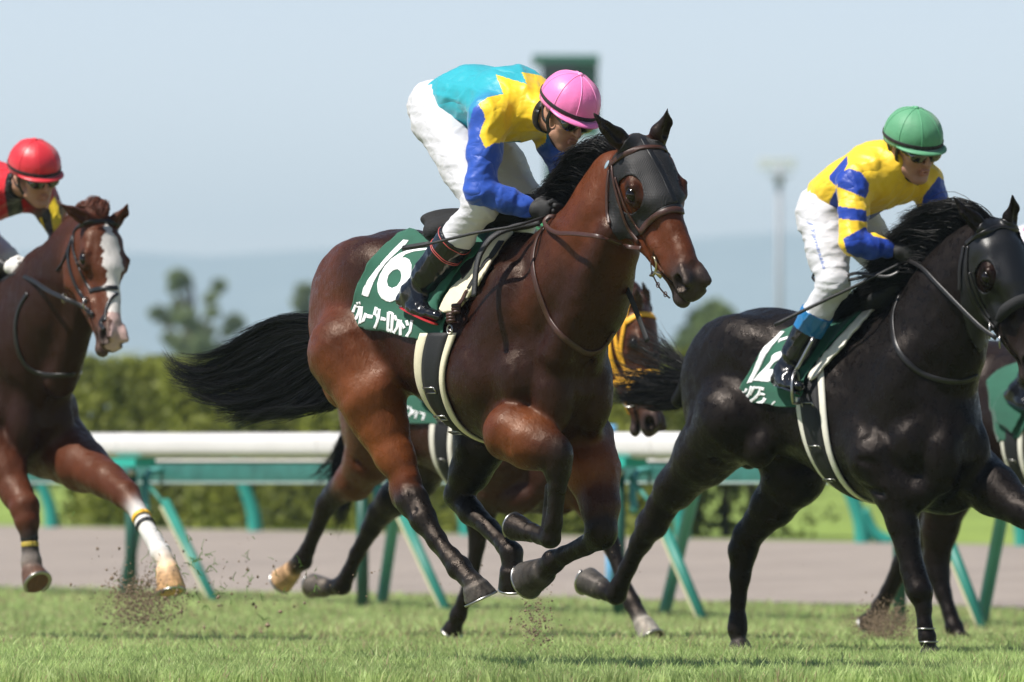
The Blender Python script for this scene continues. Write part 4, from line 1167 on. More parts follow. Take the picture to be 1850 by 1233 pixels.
def helmet(S, parent, col, dark, seams=8, band=True, seamcol=None, scale=1.0, up=0.035, mat_rough=0.42):
    """racing helmet under a silk cap"""
    mcap = mat_simple('cap_silk', col, mat_rough, bump=0.0018, bscale=28, sheen=0.2, vary=0.05, vscale=15)
    mseam = mat_simple('cap_seam', seamcol or tuple(min(1, c * 1.15 + 0.02) for c in col), 0.5, bump=0.001, bscale=300)
    R = np.array((.128, .108, .108)) * scale
    c = (-.008, 0, up)
    def pt(th, el, off=0.0):   # el: 0 at the rim, pi/2 at the crown
        return S(*(np.array(c) + (R + off) * np.array([math.cos(el) * math.cos(th), math.cos(el) * math.sin(th), math.sin(el)])))
    nth, nel = 64, 22; V = []; F = []
    els = np.linspace(-0.30, math.pi / 2, nel)
    for e in els:
        for i in range(nth):
            th = 2 * math.pi * i / nth
            gr = 1 - 0.018 * abs(math.cos(seams / 2 * th)) ** 6 * math.cos(e) * 0.6
            V.append((pt(th, e) - S(*c)) * gr + S(*c))
    for j in range(nel - 1):
        for i in range(nth): F.append((j * nth + i, j * nth + (i + 1) % nth, (j + 1) * nth + (i + 1) % nth, (j + 1) * nth + i))
    cap = mesh_obj('helmet', V, F, mcap, parent)
    md = cap.modifiers.new('thickness', 'SOLIDIFY'); md.thickness = 0.012; md.offset = 1
    mb = MB()
    for k in range(seams // 2 * 2):
        th = 2 * math.pi * (k + .5) / seams
        P = [pt(th, e, 0.0006) for e in np.linspace(-.25, 1.52, 18)]
        mb.tube(P, 0.0016, 6)
    P = pt(0, math.pi / 2, 0.002); b = Body(); b.ell(P, (.011, .011, .007), .003, R=S.E); V, F, C = b.mesh(.0025); mb.add(V, F.tolist())
    mb.obj('seam', mseam, cap)
    # peak
    V = []; F = []; n = 25
    for i in range(n):
        th = -1.25 + 2.5 * i / (n - 1); q = math.cos(th * 1.256) ** 0.8 if abs(th) < 1.25 else 0
        a = pt(th, -.22, 0.0); d = S.E @ np.array([math.cos(th) * 1.0, math.sin(th), -0.10]); d /= np.linalg.norm(d)
        V += [a + S.E @ np.array([0, 0, .007]), a + d * (0.034 * max(q, .05)) * scale, a + d * (0.034 * max(q, .05)) * scale - S.E @ np.array([0, 0, .004]), a - S.E @ np.array([0, 0, .004])]
    for i in range(n - 1):
        for j in range(4): F.append((i * 4 + j, i * 4 + (j + 1) % 4, i * 4 + 4 + (j + 1) % 4, i * 4 + 4 + j))
    mesh_obj('peak', V, F, mcap, cap)
    if band:
        mb = MB(); th = np.linspace(0, 2 * math.pi, 60)
        P = np.array([pt(t, -.04 - .05 * math.cos(t), 0.0015) for t in th]); N = P - S(*c)
        ribbon(P, N, 0.014, 0.0018, mb); mb.obj('band', M_strap, cap)
    # chin harness
    mb = MB()
    for g in (1, -1):
        L = [S(.02, .088 * g, .01), S(.015, .080 * g, -.05), S(.045, .045 * g, -.115), S(.065, .0, -.138)]
        C = crv(L, 16); ribbon(C, C - S(-.02, 0, -.05), 0.014, 0.003, mb)
        L = [S(-.05, .085 * g, .0), S(-.02, .083 * g, -.045), S(.015, .078 * g, -.055)]
        C = crv(L, 10); ribbon(C, C - S(-.02, 0, -.05), 0.012, 0.003, mb)
    mb.obj('chin_strap', M_leather_blk, cap)
    return cap

def goggles(S, parent, up=False, lens=None, dz=0.0, rr=1.0):
    b = Body(); s = S.s
    for g in (1, -1):
        b.ell(S(.088, .031 * g, -.016 + dz), np.array((.021, .038, .027)) * s * rr, .012, (.02, .02, .02), R=S.E)
        b.cone(S(.082, .050 * g, -.012 + dz), S(.045, .078 * g, -.002 + dz), .016 * s, .010 * s, .012)
    V, F, C = b.mesh(.003)
    fr_ = mesh_obj('goggles', V, F, M_goggle if lens is None else lens, parent)
    mb = MB()
    for g in (1, -1):
        P = crv([S(.05, .078 * g, .004 + dz), S(.0, .090 * g, .012), S(-.06, .085 * g, .02)], 12)
        ribbon(P, P - S(-.02, 0, .0), 0.016, 0.003, mb)
    mb.obj('goggle_strap', M_strap, fr_)
    return fr_

def hand(b, W, K, side, curl_axis, s=1.0, col=SKIN, spread=1.0):
    """fist closed on a rein: W wrist, K direction of the knuckles, side = thumb side direction"""
    W = np.array(W, float); k = np.array(K, float); k /= np.linalg.norm(k)
    t = np.array(side, float); t -= k * np.dot(k, t); t /= np.linalg.norm(t); n = np.cross(k, t) * curl_axis
    b.cone(W, W + k * .03 * s, .026 * s, .030 * s, .012, col)
    b.ell(W + k * .055 * s, np.array((.042, .040, .021)) * s, .012, col, R=np.stack([k, t, n], 1))
    L = (.040, .045, .042, .034)
    for i in range(4):
        o = W + k * .085 * s + t * (.030 - .020 * i) * s
        j1 = o + (k * .45 - n * .9) * L[i] * .75 * s * spread; j2 = j1 + (-k * .75 - n * .35) * L[i] * .65 * s; j3 = j2 + (-k * .5 + n * .75) * L[i] * .45 * s
        b.chain([o, j1, j2, j3], [.0105 * s, .0095 * s, .0088 * s, .0075 * s], .004, [col] * 4)
    o = W + k * .035 * s + t * .030 * s
    b.chain([o, o + (k * .6 + t * .45 - n * .5) * .034 * s, o + (k * 1.3 + t * .25 - n * 1.1) * .034 * s], [.013 * s, .0105 * s, .009 * s], .006, [col] * 3)

def rider(J, fr, S, opts):
    """J: joints in the frame's local coordinates. Returns the root with its parts."""
    R = fr.root('person')
    A = np.array
    sk = opts.get('skin', SKIN)
    dorsal = A(J['dorsal'], float); dorsal /= np.linalg.norm(dorsal)
    w = opts.get('w', 1.0)
    # ---- the body itself, one continuous surface
    b = Body()
    b.cone(J['pelvis'], J['belly'], .125 * w, .115 * w, .05, sk, flat=(dorsal, .75)); b.cone(J['belly'], J['chest'], .115 * w, .145 * w, .05, sk, flat=(dorsal, .72))
    b.cone(J['chest'], J['neck'], .10, .052, .04, sk); b.cone(J['neck'], S(-.02, 0, -.055), .052, .054, .03, sk)
    for g in 'nf':
        b.chain([J['sh' + g], J['el' + g], J['wr' + g]], [.050, .036, .025], .02, [sk] * 3)
        b.chain([J['hip' + g], J['kn' + g], J['an' + g]], [.085, .050, .035], .03, [sk] * 3)
        b.chain([J['an' + g], A(J['an' + g]) * .8 + A(J['to' + g]) * .2], [.028, .018], .02, [sk] * 2)
        b.cone(J['chest'], J['sh' + g], .08, .05, .04, sk)
    face(b, S, sk)
    for g in 'nf':
        k = A(J['kd' + g]); hand(b, J['wr' + g], k, J.get('ts' + g, A((0, 0, 1.0))), J.get('ca' + g, 1), .93, opts.get('handskin', sk))
    V, F, C = b.mesh(.0045)
    mesh_obj('body', V, F, M_skin, R, cols=C)
    # ---- silks
    c = opts['silk']; cn, cf = opts.get('sleeve_n', c), opts.get('sleeve_f', c)
    b = Body()
    b.cone(J['pelvis'] * .55 + A(J['belly']) * .45, J['belly'], .140 * w, .148 * w, .05, c, flat=(dorsal, .80))
    b.cone(J['belly'], J['chest'], .148 * w, .170 * w, .05, c, flat=(dorsal, .78))
    b.cone(J['chest'], J['neck'], .125, .066, .05, c)
    for g, cc in (('n', cn), ('f', cf)):
        b.cone(J['chest'], J['sh' + g], .105, .080, .05, c)
        sh, el, wr = A(J['sh' + g]), A(J['el' + g]), A(J['wr' + g])
        b.chain([sh, sh * .5 + el * .5, el], [.076, .062, .054], .022, [cc] * 3)
        b.chain([el, el * .5 + wr * .5, el * .12 + wr * .88, wr], [.053, .050, .036, .031], .018, [cc] * 4)
    V, F, C = b.mesh(.0045, noise=(lambda x, y, z, q=fold2(.0085, opts.get('seed', 1)): q(x * .6, y, z * .9)))
    PX_ = fr.proj(V)
    for poly, colr in opts.get('paint', ()):
        m = inpoly(PX_, poly); C[m] = colr
    silks = mesh_obj('silks', V, F, M_silk, R, cols=C)
    # ---- collar
    mb = MB(); kk = A(J['neck']); d = S(-.02, 0, -.05) - kk; d /= np.linalg.norm(d); u1 = np.cross(d, (0, 0.3, 1)); u1 /= np.linalg.norm(u1); u2 = np.cross(d, u1)
    P = [kk + d * .022 + .064 * (math.cos(t) * u1 + math.sin(t) * u2) for t in np.linspace(0, 6.28, 30)]
    N = [(math.cos(t) * u1 + math.sin(t) * u2) for t in np.linspace(0, 6.28, 30)]
    ribbon(P, N, .032, .006, mb); mb.obj('collar', opts.get('collar', M_silk), silks)
    # ---- breeches
    pw = (.57, .57, .60)
    b = Body()
    b.cone(J['pelvis'], J['belly'] * .5 + A(J['pelvis']) * .5, .135 * w, .128 * w, .05, pw, flat=(dorsal, .80))
    for g in 'nf':
        hp, kn, an = A(J['hip' + g]), A(J['kn' + g]), A(J['an' + g])
        b.ell(hp * .9 + A(J['pelvis']) * .1, (.105 * w, .095 * w, .105 * w), .05, pw)
        b.chain([hp, hp * .45 + kn * .55, kn], [.100 * w, .083 * w, .064], .04, [pw] * 3)
        b.chain([kn, kn * .62 + an * .38, kn * .42 + an * .58], [.064, .057, .050], .03, [pw] * 3)
    V, F, C = b.mesh(.0045, noise=(lambda x, y, z, q=fold2(.0085, opts.get('seed', 1) + 9): q(x * .6, y * .6, z * 1.25)))
    br = mesh_obj('breeches', V, F, M_breech, R, cols=C)
    # ---- boots
    for g in 'nf':
        kn, an, to = A(J['kn' + g]), A(J['an' + g]), A(J['to' + g]); to = an + (to - an) / np.linalg.norm(to - an) * .17
        up = kn - an; L = np.linalg.norm(up); up /= L; fd = to - an; fd /= np.linalg.norm(fd)
        dn = -(up - fd * np.dot(up, fd)); dn /= np.linalg.norm(dn)
        lat = np.cross(fd, dn)
        top = an + up * L * opts.get('boot', .60)
        bc = (.006, .0065, .009)
        b = Body()
        tc = opts.get('boot_top', bc)
        b.frust(an + up * .07, top, .052, .067, .01, bc)
        b.chain([an + up * .10, an, an + fd * .05 + dn * .012], [.050, .046, .042], .025, [bc] * 3)
        b.cone(an - fd * .035 + dn * .045, an - fd * .02 + dn * .01, .030, .036, .02, bc)
        b.chain([an - fd * .03 + dn * .048, an + fd * .07 + dn * .042, to + dn * .012], [.028, .036, .026], .025, [bc] * 3, flat=(dn, .8))
        b.cone(an - fd * .02 + dn * .095, to + dn * .062, .022, .022, .008, op='sub', flat=(lat, 3.0))
        V, F, C = b.mesh(.004, noise=lambda x, y, z, q=folds(.006, 42, 5): q(x, y, z))
        if opts.get('boot_top'):
            m = ((V - an) @ up) > L * (opts.get('boot', .60) - .20); C[m] = opts['boot_top']
        bo = mesh_obj('boot', V, F, M_boot, R, cols=C)
        bv = bvh_of(V, F)
        # sole
        mb = MB(); n = 24; ring = []
        cl = an - fd * .045 + dn * .071; tl = to + dn * .036 + fd * .018
        for i in range(n):
            t = 2 * math.pi * i / n; q = (1 - math.cos(t)) / 2
            ring.append(cl + (tl - cl) * q + lat * math.sin(t) * (.033 - .004 * math.cos(t + .6)))
        V_ = ring + [r + dn * .007 for r in ring]
        F_ = [tuple(range(n)), tuple(range(n, 2 * n))[::-1]] + [(i, (i + 1) % n, n + (i + 1) % n, n + i) for i in range(n)]
        mb.add(V_, F_); mb.obj('sole', M_sole if opts.get('redsole') else M_shiny_black, bo, smooth=False)
        if opts.get('redsole'):
            mb = MB()
            for hh in (L * .60 - .004, L * .60 - .058, L * .60 - .066):
                o = an + up * hh; u1 = lat; u2 = np.cross(up, lat); P = []
                for t in np.linspace(0, 2 * math.pi, 36):
                    dd = math.cos(t) * u1 + math.sin(t) * u2
                    l, nr, _, _ = bv.ray_cast(Vector(o + dd * .2), Vector(-dd), .25)
                    if l is not None: P.append(np.array(l) + dd * .0015)
                if len(P) > 20: mb.tube(P, .0016, 5, caps=False)
            if mb.V: mb.obj('piping', M_redpipe, bo)
    # ---- gloves
    if opts.get('glove') is not None:
        for g in 'nf':
            b = Body(); hand(b, J['wr' + g], J['kd' + g], J.get('ts' + g, A((0, 0, 1.0))), J.get('ca' + g, 1), 1.03, opts['glove'])
            V, F, C = b.mesh(.003)
            mesh_obj('glove', V, F, M_glove, R, cols=C)
    return R, silks, br
# ------------------------------------------------------------------ the bay horse with saddle cloth 16
f1 = Frame(925, 30.8, 55)
def P1(px, py, n): return f1.p(px, py, n)
hero = f1.root('racehorse')
tag(hero, 'bay racehorse galloping in black mesh hood and brown bridle under green saddle cloth 16', 'racehorse', 'racehorses galloping on the turf')

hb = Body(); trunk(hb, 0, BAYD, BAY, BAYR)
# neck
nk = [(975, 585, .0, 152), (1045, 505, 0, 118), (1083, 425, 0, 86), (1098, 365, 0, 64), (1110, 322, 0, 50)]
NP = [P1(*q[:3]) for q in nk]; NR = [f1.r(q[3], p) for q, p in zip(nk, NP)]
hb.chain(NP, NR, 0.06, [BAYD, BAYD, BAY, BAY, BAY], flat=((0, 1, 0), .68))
for g in (1, -1):
    hb.cone(P1(1010, 640, .10 * g), P1(1105, 420, .055 * g), .065, .045, .04, BAYD)
    hb.cone(P1(960, 560, .13 * g), P1(1080, 380, .05 * g), .06, .05, .05, BAY)
hb.cone(P1(1050, 640, 0), P1(1118, 455, 0), .065, .05, .05, BAYD)
# head
H1 = Head(P1(1161, 250, 0), f1.dirlocal(np.array([.33, -.44, -.83])), f1.dirlocal(np.array([-.86, -.48, -.10])), 1.06)
build_head(hb, H1, BAY, eyecol=(.030, .010, .005), earw=1.12, ears=tip_ears(f1, H1, (1073, 206), (1206, 195)), earcol=BLK)
# near fore leg, folded
limb(hb, f1, [(926, 782, .19, 54), (958, 799, .17, 48), (986, 813, .15, 37), (1004, 828, .13, 29)], [BAY, BAYR, (.06, .018, .008), BLK], .03)
limb(hb, f1, [(1004, 828, .13, 30), (1006, 848, .13, 25), (1006, 880, .13, 16), (1000, 945, .125, 15), (994, 972, .12, 18)], [BLK] * 5, .016)
hb.ell(P1(1008, 818, .13), (.055, .05, .06), .025, BLK)
hb.cone(P1(992, 880, .13), P1(985, 950, .125), .016, .015, .014, BLK)
limb(hb, f1, [(994, 974, .12, 18), (975, 968, .12, 15), (962, 962, .12, 18)], [BLK] * 3, .014)
hA = hoof(hb, f1, (962, 963, .12, 17), (930, 952, .12, 24), BLK)
# far fore leg, knee down, cannon folded back
limb(hb, f1, [(1045, 800, -.15, 68), (1070, 850, -.15, 50), (1084, 915, -.14, 34), (1087, 950, -.13, 27)], [BAYD, BAYR, (.045, .013, .006), (.010, .006, .005)], .03)
hb.ell(P1(1086, 962, -.13), (.058, .052, .06), .025, BLK)
limb(hb, f1, [(1087, 968, -.13, 26), (1060, 985, -.13, 18), (1020, 1003, -.12, 16), (1000, 1014, -.12, 21)], [BLK] * 4, .016)
hb.cone(P1(1052, 992, -.13), P1(1012, 1012, -.12), .015, .016, .014, BLK)
limb(hb, f1, [(1000, 1014, -.12, 21), (986, 1028, -.12, 19), (978, 1032, -.12, 21)], [BLK] * 3, .014)
hB = hoof(hb, f1, (984, 1031, -.12, 24), (953, 1048, -.12, 34), (.055, .05, .046))
# near hind leg
limb(hb, f1, [(640, 640, .20, 85), (672, 720, .20, 58), (690, 770, .18, 45), (713, 825, .165, 33), (735, 868, .15, 25)], [BAY, BAYR, BAYR, BAYR, BAY], .04)
limb(hb, f1, [(728, 880, .15, 26), (745, 905, .15, 29), (765, 940, .15, 23), (790, 975, .14, 16), (815, 1008, .135, 16), (830, 1026, .13, 22)], [BAY, BLK, BLK, BLK, BLK, BLK], .02)
hb.cone(P1(712, 862, .15), P1(724, 905, .15), .018, .030, .03, BLK)        # point of hock
hb.cone(P1(690, 790, .15), P1(712, 870, .15), .022, .014, .025, BAYD)      # tendon of Achilles
hb.cone(P1(770, 968, .14), P1(812, 1022, .13), .014, .015, .014, BLK)
limb(hb, f1, [(830, 1026, .13, 22), (843, 1042, .13, 17), (855, 1054, .13, 20)], [BLK] * 3, .014)
hC = hoof(hb, f1, (857, 1057, .13, 23), (868, 1080, .112, 32), (.06, .053, .047))
# far hind leg
limb(hb, f1, [(862, 745, -.17, 50), (868, 805, -.16, 46), (850, 852, -.15, 36), (834, 885, -.14, 27)], [BAYD, BLK, BLK, BLK], .03)
limb(hb, f1, [(828, 896, -.14, 26), (850, 925, -.14, 23), (885, 955, -.14, 17), (912, 985, -.13, 16), (925, 1000, -.13, 20)], [BLK] * 5, .02)
limb(hb, f1, [(925, 1000, -.13, 20), (926, 1018, -.13, 18), (926, 1028, -.13, 20)], [BLK] * 3, .014)
hD = hoof(hb, f1, (927, 1026, -.13, 24), (931, 1060, -.15, 31), BLK)
trunk_creases(hb, 0)
hb.cone(P1(752, 872, .12), P1(765, 925, .12), .012, .014, .02, BLK)
hb.cone(P1(1004, 850, .15), P1(999, 935, .145), .007, .006, .01, BLK)
folds_leg(hb, f1, [((948, 838, .25), (992, 846, .20)), ((913, 775, .28), (925, 838, .26)), ((930, 745, .27), (968, 752, .24)), ((782, 952, .17), (822, 1008, .165)), ((738, 880, .19), (750, 925, .19)), ((700, 790, .27), (728, 860, .22)),
    ((1060, 872, -.05), (1078, 925, -.07)), ((1000, 858, .175), (996, 940, .17)), ((650, 735, .32), (690, 800, .27)), ((1010, 800, .185), (1018, 822, .185))], .005, .014)
V1, F1, C1 = hb.mesh(0.0065, noise=ripple(.0032, 5))
C1 = paint_head(V1, C1, H1)
horse_body1 = mesh_obj('body', V1, F1, M_coat, hero, cols=C1)
bv1 = bvh_of(V1, F1)
eyes(H1, hero)
for q, toe in ((hA, (0, 0, 1)), (hB, (0, 0, -1)), (hC, (1, 0, -.2)), (hD, (1, 0, -.2))):
    horseshoe(*q, hero, toe)
# ---- tack of horse 16
def c6(p): return (620 + p[0] * .17846, 400 + p[1] * .17846)
def c1(p): return (740 + p[0] * .3812, 90 + p[1] * .3812)
def L6(ps): return [c6(p) for p in ps]
def L1(ps): return [c1(p) for p in ps]

def stroke(ps, w, closed=False):
    """a pen stroke in photograph pixels turned into an outline"""
    P = np.array(ps, float); T = np.gradient(P, axis=0) if len(P) > 2 else np.tile(P[1] - P[0], (2, 1)); T /= np.linalg.norm(T, axis=1)[:, None]
    N = np.stack([-T[:, 1], T[:, 0]], 1); w = np.full(len(P), w) if np.isscalar(w) else np.array(w)
    return list(map(tuple, P + N * w[:, None] / 2)) + list(map(tuple, (P - N * w[:, None] / 2)[::-1]))

def letters(name, fr, bv, polys, parent, off, mat=M_white, holes=(), step=2.5):
    for i, p in enumerate(polys):
        decal(name, fr, bv, p, mat, parent, off=off, step=step, holes=holes if i == len(polys) - 1 else (), thick=0.0008)

btr = trunk_bvh(hb, .010)
def saddle_lift(V2): return 0.004 * np.sin(V2[:, 0] * .07 + V2[:, 1] * .03) + .003 * np.sin(V2[:, 1] * .11)
cloth1 = decal('saddle_cloth', f1, btr, [(626, 588), (633, 556), (642, 526), (650, 502), (668, 470), (690, 444), (718, 425), (748, 415), (780, 404), (860, 390), (935, 392), (908, 423), (882, 448), (860, 488), (840, 530), (820, 570), (808, 598), (803, 630), (760, 620), (700, 606), (660, 597)],
               M_felt, hero, off=.012, step=7, thick=.004, smooth_n=4, wob=saddle_lift)
cb = cloth1.data; bcl = BVHTree.FromPolygons([tuple(v.co) for v in cb.vertices], [tuple(p.vertices) for p in cb.polygons])
one = L6([(612, 200), (668, 206), (640, 245), (540, 335), (440, 430), (370, 530), (320, 620), (290, 700), (268, 768), (198, 748), (215, 680), (265, 590), (340, 490), (430, 385), (520, 290)])
six = L6([(880, 282), (760, 290), (660, 305), (580, 335), (500, 385), (430, 460), (380, 550), (355, 640), (362, 720), (400, 785), (450, 815), (500, 822), (555, 795), (620, 720), (670, 630), (700, 530), (702, 450), (680, 400), (640, 378), (600, 380), (640, 345), (720, 318), (850, 302)])
sixh = L6([(560, 493), (590, 515), (600, 560), (590, 615), (555, 665), (505, 685), (465, 665), (452, 615), (468, 555), (510, 507)])
letters('number', f1, bcl, [one, six], cloth1, .0052, holes=[sixh])
W = 5.2
KA = [stroke(L6([(142, 845), (110, 925)]), W), stroke(L6([(132, 872), (178, 868), (170, 925), (145, 985), (95, 1028)]), W), stroke(L6([(150, 818), (158, 846)]), 3), stroke(L6([(174, 815), (184, 848)]), 3),
      stroke(L6([(200, 865), (193, 950), (178, 1042), (215, 1010), (243, 935)]), W), stroke(L6([(252, 962), (312, 974)]), 6.5), stroke(L6([(347, 872), (326, 955)]), W), stroke(L6([(345, 898), (378, 898), (368, 980), (350, 1040), (328, 1085)]), W), stroke(L6([(340, 945), (366, 985)]), 4),
      stroke(L6([(392, 988), (445, 1000)]), 6.5), stroke(L6([(470, 925), (464, 1110)]), W), stroke(L6([(470, 928), (512, 940)]), W), stroke(L6([(512, 935), (504, 1122)]), W), stroke(L6([(462, 1100), (506, 1112)]), W),
      stroke(L6([(532, 960), (552, 1010)]), W), stroke(L6([(525, 1132), (560, 1080), (574, 1000)]), W), stroke(L6([(594, 1005), (592, 1155)]), W), stroke(L6([(598, 1035), (634, 1088)]), W),
      stroke(L6([(652, 1010), (666, 1060)]), W), stroke(L6([(652, 1172), (690, 1115), (708, 1005)]), W)]
letters('lettering', f1, bcl, KA, cloth1, .0052)
# front fold of the green cloth, cream pad, straps
decal('cloth_flap', f1, btr, L6([(885, 790), (900, 745), (1000, 700), (1075, 640), (1065, 560), (1085, 470), (1150, 370), (1250, 290), (1395, 250), (1560, 110), (1700, 40), (1620, 190), (1440, 380), (1330, 470), (1200, 590), (1140, 690), (1070, 790), (1030, 880), (1020, 960), (960, 930), (900, 850)]),
      M_felt, cloth1, off=.034, step=5, thick=.004, smooth_n=3, wob=lambda v: .006 * np.sin(v[:, 0] * .25 + v[:, 1] * .12))
pad = decal('pad', f1, btr, L6([(1018, 915), (1045, 860), (1100, 760), (1150, 690), (1230, 620), (1330, 500), (1450, 350), (1560, 230), (1720, 130), (1760, 160), (1650, 300), (1500, 560), (1420, 690), (1330, 810), (1250, 900), (1180, 945), (1090, 968), (1035, 945)]),
            M_cream, hero, off=.020, step=5, thick=.012, smooth_n=2)
bp_ = BVHTree.FromPolygons([tuple(v.co) for v in pad.data.vertices], [tuple(p.vertices) for p in pad.data.polygons])
mb = MB(); strap_px(f1, bp_, L6([(1640, 250), (1560, 370), (1440, 560), (1350, 720)]), .032, .004, mb, .016); mb.obj('elastic_strap', M_web, hero)
mb = MB(); strap_px(f1, bp_, L6([(1340, 740), (1290, 800), (1240, 920)]), .024, .004, mb, .018); mb.obj('billet', M_leather, hero)
mb = MB()
P, N = f1.hit(btr, *c6((1230, 930)), .045); Q, _ = f1.hit(btr, *c6((1160, 1010)), .04); 
for c_, w_ in ((P, 1.0), (Q, 1.0)):
    for dz in (-.011, .0, .011): 
        u = np.array([.35, -.55, .0]); mb.tube([c_ + np.array([-.022, .010, dz - .003]), c_ + np.array([0, -.008, dz]), c_ + np.array([.022, .010, dz + .003])], .0085, 8)
mb.obj('strap_keeper', M_leather, hero)
mb = MB(); K, _ = f1.hit(btr, *c6((1120, 1110)), .02)
mb.tube([K + .017 * np.array([math.cos(t), 0, math.sin(t)]) for t in np.linspace(0, 6.28, 16)], .003, 6, caps=False); mb.tube([K + np.array([-.017, 0, .005]), K + np.array([.017, 0, -.008])], .0025, 6); mb.obj('buckle', M_metal, hero)
# girth right round the barrel
def girth(parent, bv, a_top, a_bot, w1, wb, w2, col=M_cream, z0=1.28, frm=None, name='girth', lift=0.0):
    n = 60; th = np.linspace(-.05, math.pi + .05, n); rows = []
    offs = [-(w1 + wb / 2), -wb / 2, wb / 2, wb / 2 + w2]
    def pt(t, da, off):
        z_ = math.sin(t); aa = a_top + (a_bot - a_top) * z_ + da
        l, nr, _, _ = bv.ray_cast(Vector((aa, 0, 1.22)), Vector((0, -math.cos(t), -math.sin(t))), 1.0)
        if l is None: return np.array([aa, -math.cos(t) * .3, 1.22 - z_ * .35])
        return np.array(l) + off * np.array([0, -math.cos(t), -math.sin(t)])
    for (o0, o1, off, m, nm) in ((offs[0], offs[1], .012, col, 'girth_pad'), (offs[1] - .004, offs[2] + .004, .016, M_web, 'girth'), (offs[2], offs[3], .012, col, 'girth_pad')):
        V = []; k = 5
        for t in th:
            for j in range(k):
                q = j / (k - 1); V.append(pt(t, o0 + (o1 - o0) * q, off - .006 * (2 * q - 1) ** 4))
        F = [(i * k + j, i * k + j + 1, (i + 1) * k + j + 1, (i + 1) * k + j) for i in range(n - 1) for j in range(k - 1)]
        o = mesh_obj(nm, V, F, m, parent); md = o.modifiers.new('thickness', 'SOLIDIFY'); md.thickness = .010; md.offset = 0
    for t in (.62, .95, 1.2):
        mb = MB(); c = pt(t, 0, .026); ax = np.array([1.0, 0, 0]); tz = np.array([0, math.sin(t), -math.cos(t)])
        w = wb * .32
        L = [c - ax * w - tz * .012, c + ax * w - tz * .012, c + ax * w + tz * .012, c - ax * w + tz * .012, c - ax * w - tz * .012]
        for p, q in zip(L, L[1:]): mb.tube([p, q], .0028, 6)
        mb.obj('buckle', M_metal, parent)
girth(hero, btr, -.085, -.165, .060, .105, .034)
# saddle
sb = Body()
sb.chain([(-.34, 0, 1.640), (-.18, 0, 1.625), (.02, 0, 1.655), (.10, 0, 1.70)], [.050, .045, .042, .035], .03, [BLK] * 4, flat=((0, 1, 0), 2.6))
sb.ell((-.36, 0, 1.655), (.05, .15, .035), .03)
sb.ell(f1.p(792, 420, .12), (.05, .06, .042), .03)
V, F, C = sb.mesh(.006); mesh_obj('saddle', V, F, M_knit, hero)
decal('saddle_flap', f1, btr, [(848, 398), (900, 392), (950, 388), (940, 412), (905, 440), (882, 462), (862, 500), (845, 520), (838, 500), (846, 450)], M_leather_blk, hero, off=.028, step=7, thick=.006, smooth_n=3)
# neck strap
mb = MB(); strap_px(f1, bv1, [(985, 412), (974, 425), (965, 452), (963, 480), (971, 520), (993, 577), (1018, 610), (1047, 632), (1066, 639), (1087, 632), (1100, 615), (1108, 600)], .021, .005, mb, .004, 70); mb.obj('neck_strap', M_leather, hero)
# hood
hm = L1([])
def c5(p): return (1040 + p[0] * .3, 180 + p[1] * .3)
def L5(ps): return [c5(p) for p in ps]
PE = f1.proj([H1(.186, .10, -.046)])[0]
def hood_build(fr, bv, H, parent, outline, eyes_px, matm, mats, lay=.004):
    holes = [[(c[0] + rx * math.cos(t), c[1] + ry * math.sin(t)) for t in np.linspace(0, 2 * math.pi, 22, endpoint=False)] for c, rx, ry in eyes_px]
    return decal('hood', fr, bv, outline, matm, parent, off=lay, step=5, holes=holes, thick=.002, smooth_n=1)
hood_poly = L5([(222, 350), (212, 450), (203, 600), (200, 720), (215, 800), (260, 850), (310, 835), (350, 850), (395, 815), (408, 780), (440, 725), (500, 668), (560, 640), (620, 632), (655, 655), (675, 700), (672, 640), (662, 590), (645, 570), (625, 540), (610, 480), (612, 425), (590, 370), (572, 330), (555, 285), (500, 240), (440, 228), (380, 208), (330, 212), (290, 250), (250, 320)])
HOODP = hood_poly
hood1 = hood_build(f1, bv1, H1, hero, hood_poly, [((PE[0], PE[1] + 1), 23, 33)], M_hood, M_hood_smooth)
mb = MB(); strap_px(f1, bv1, L5([(400, 235), (460, 340), (520, 450), (560, 540), (600, 625)]), .020, .002, mb, .006, 30)
strap_px(f1, bv1, L5([(415, 790), (445, 735), (500, 680), (560, 650), (620, 642), (655, 662)]), .014, .0025, mb, .006, 30)
mb.obj('hood_seam', M_hood_smooth, hood1)
# bridle
br1 = MB()
strap_px(f1, bv1, L5([(218, 400), (250, 372), (300, 330), (380, 305), (440, 298), (520, 303), (562, 322), (572, 340)]), .020, .006, br1, .010)      # browband
strap_px(f1, bv1, L5([(228, 370), (238, 470), (268, 600), (320, 760), (385, 860)]), .013, .005, br1, .010)
strap_px(f1, bv1, L5([(250, 470), (300, 620), (350, 720), (405, 800)]), .011, .004, br1, .010)
strap_px(f1, bv1, L5([(210, 430), (198, 560), (198, 680), (205, 755)]), .012, .004, br1, .010)
strap_px(f1, bv1, L5([(400, 800), (450, 735), (520, 685), (600, 668), (655, 690), (684, 740)]), .023, .008, br1, .009)                # noseband
bridle1 = br1.obj('bridle', M_leather, hero)
P, N = f1.hit(bv1, *c5((210, 405)), .016)
bd = Body(); zz = np.cross(N, (0, 0, 1)); zz /= np.linalg.norm(zz); bd.ell(P, (.004, .012, .018), .002, R=np.stack([N, zz, np.cross(N, zz)], 1)); V, F, C = bd.mesh(.002)
mesh_obj('rosette', V, F, mat_simple('badge_blue', (.22, .30, .36), .4, bump=.0015, bscale=140), bridle1)
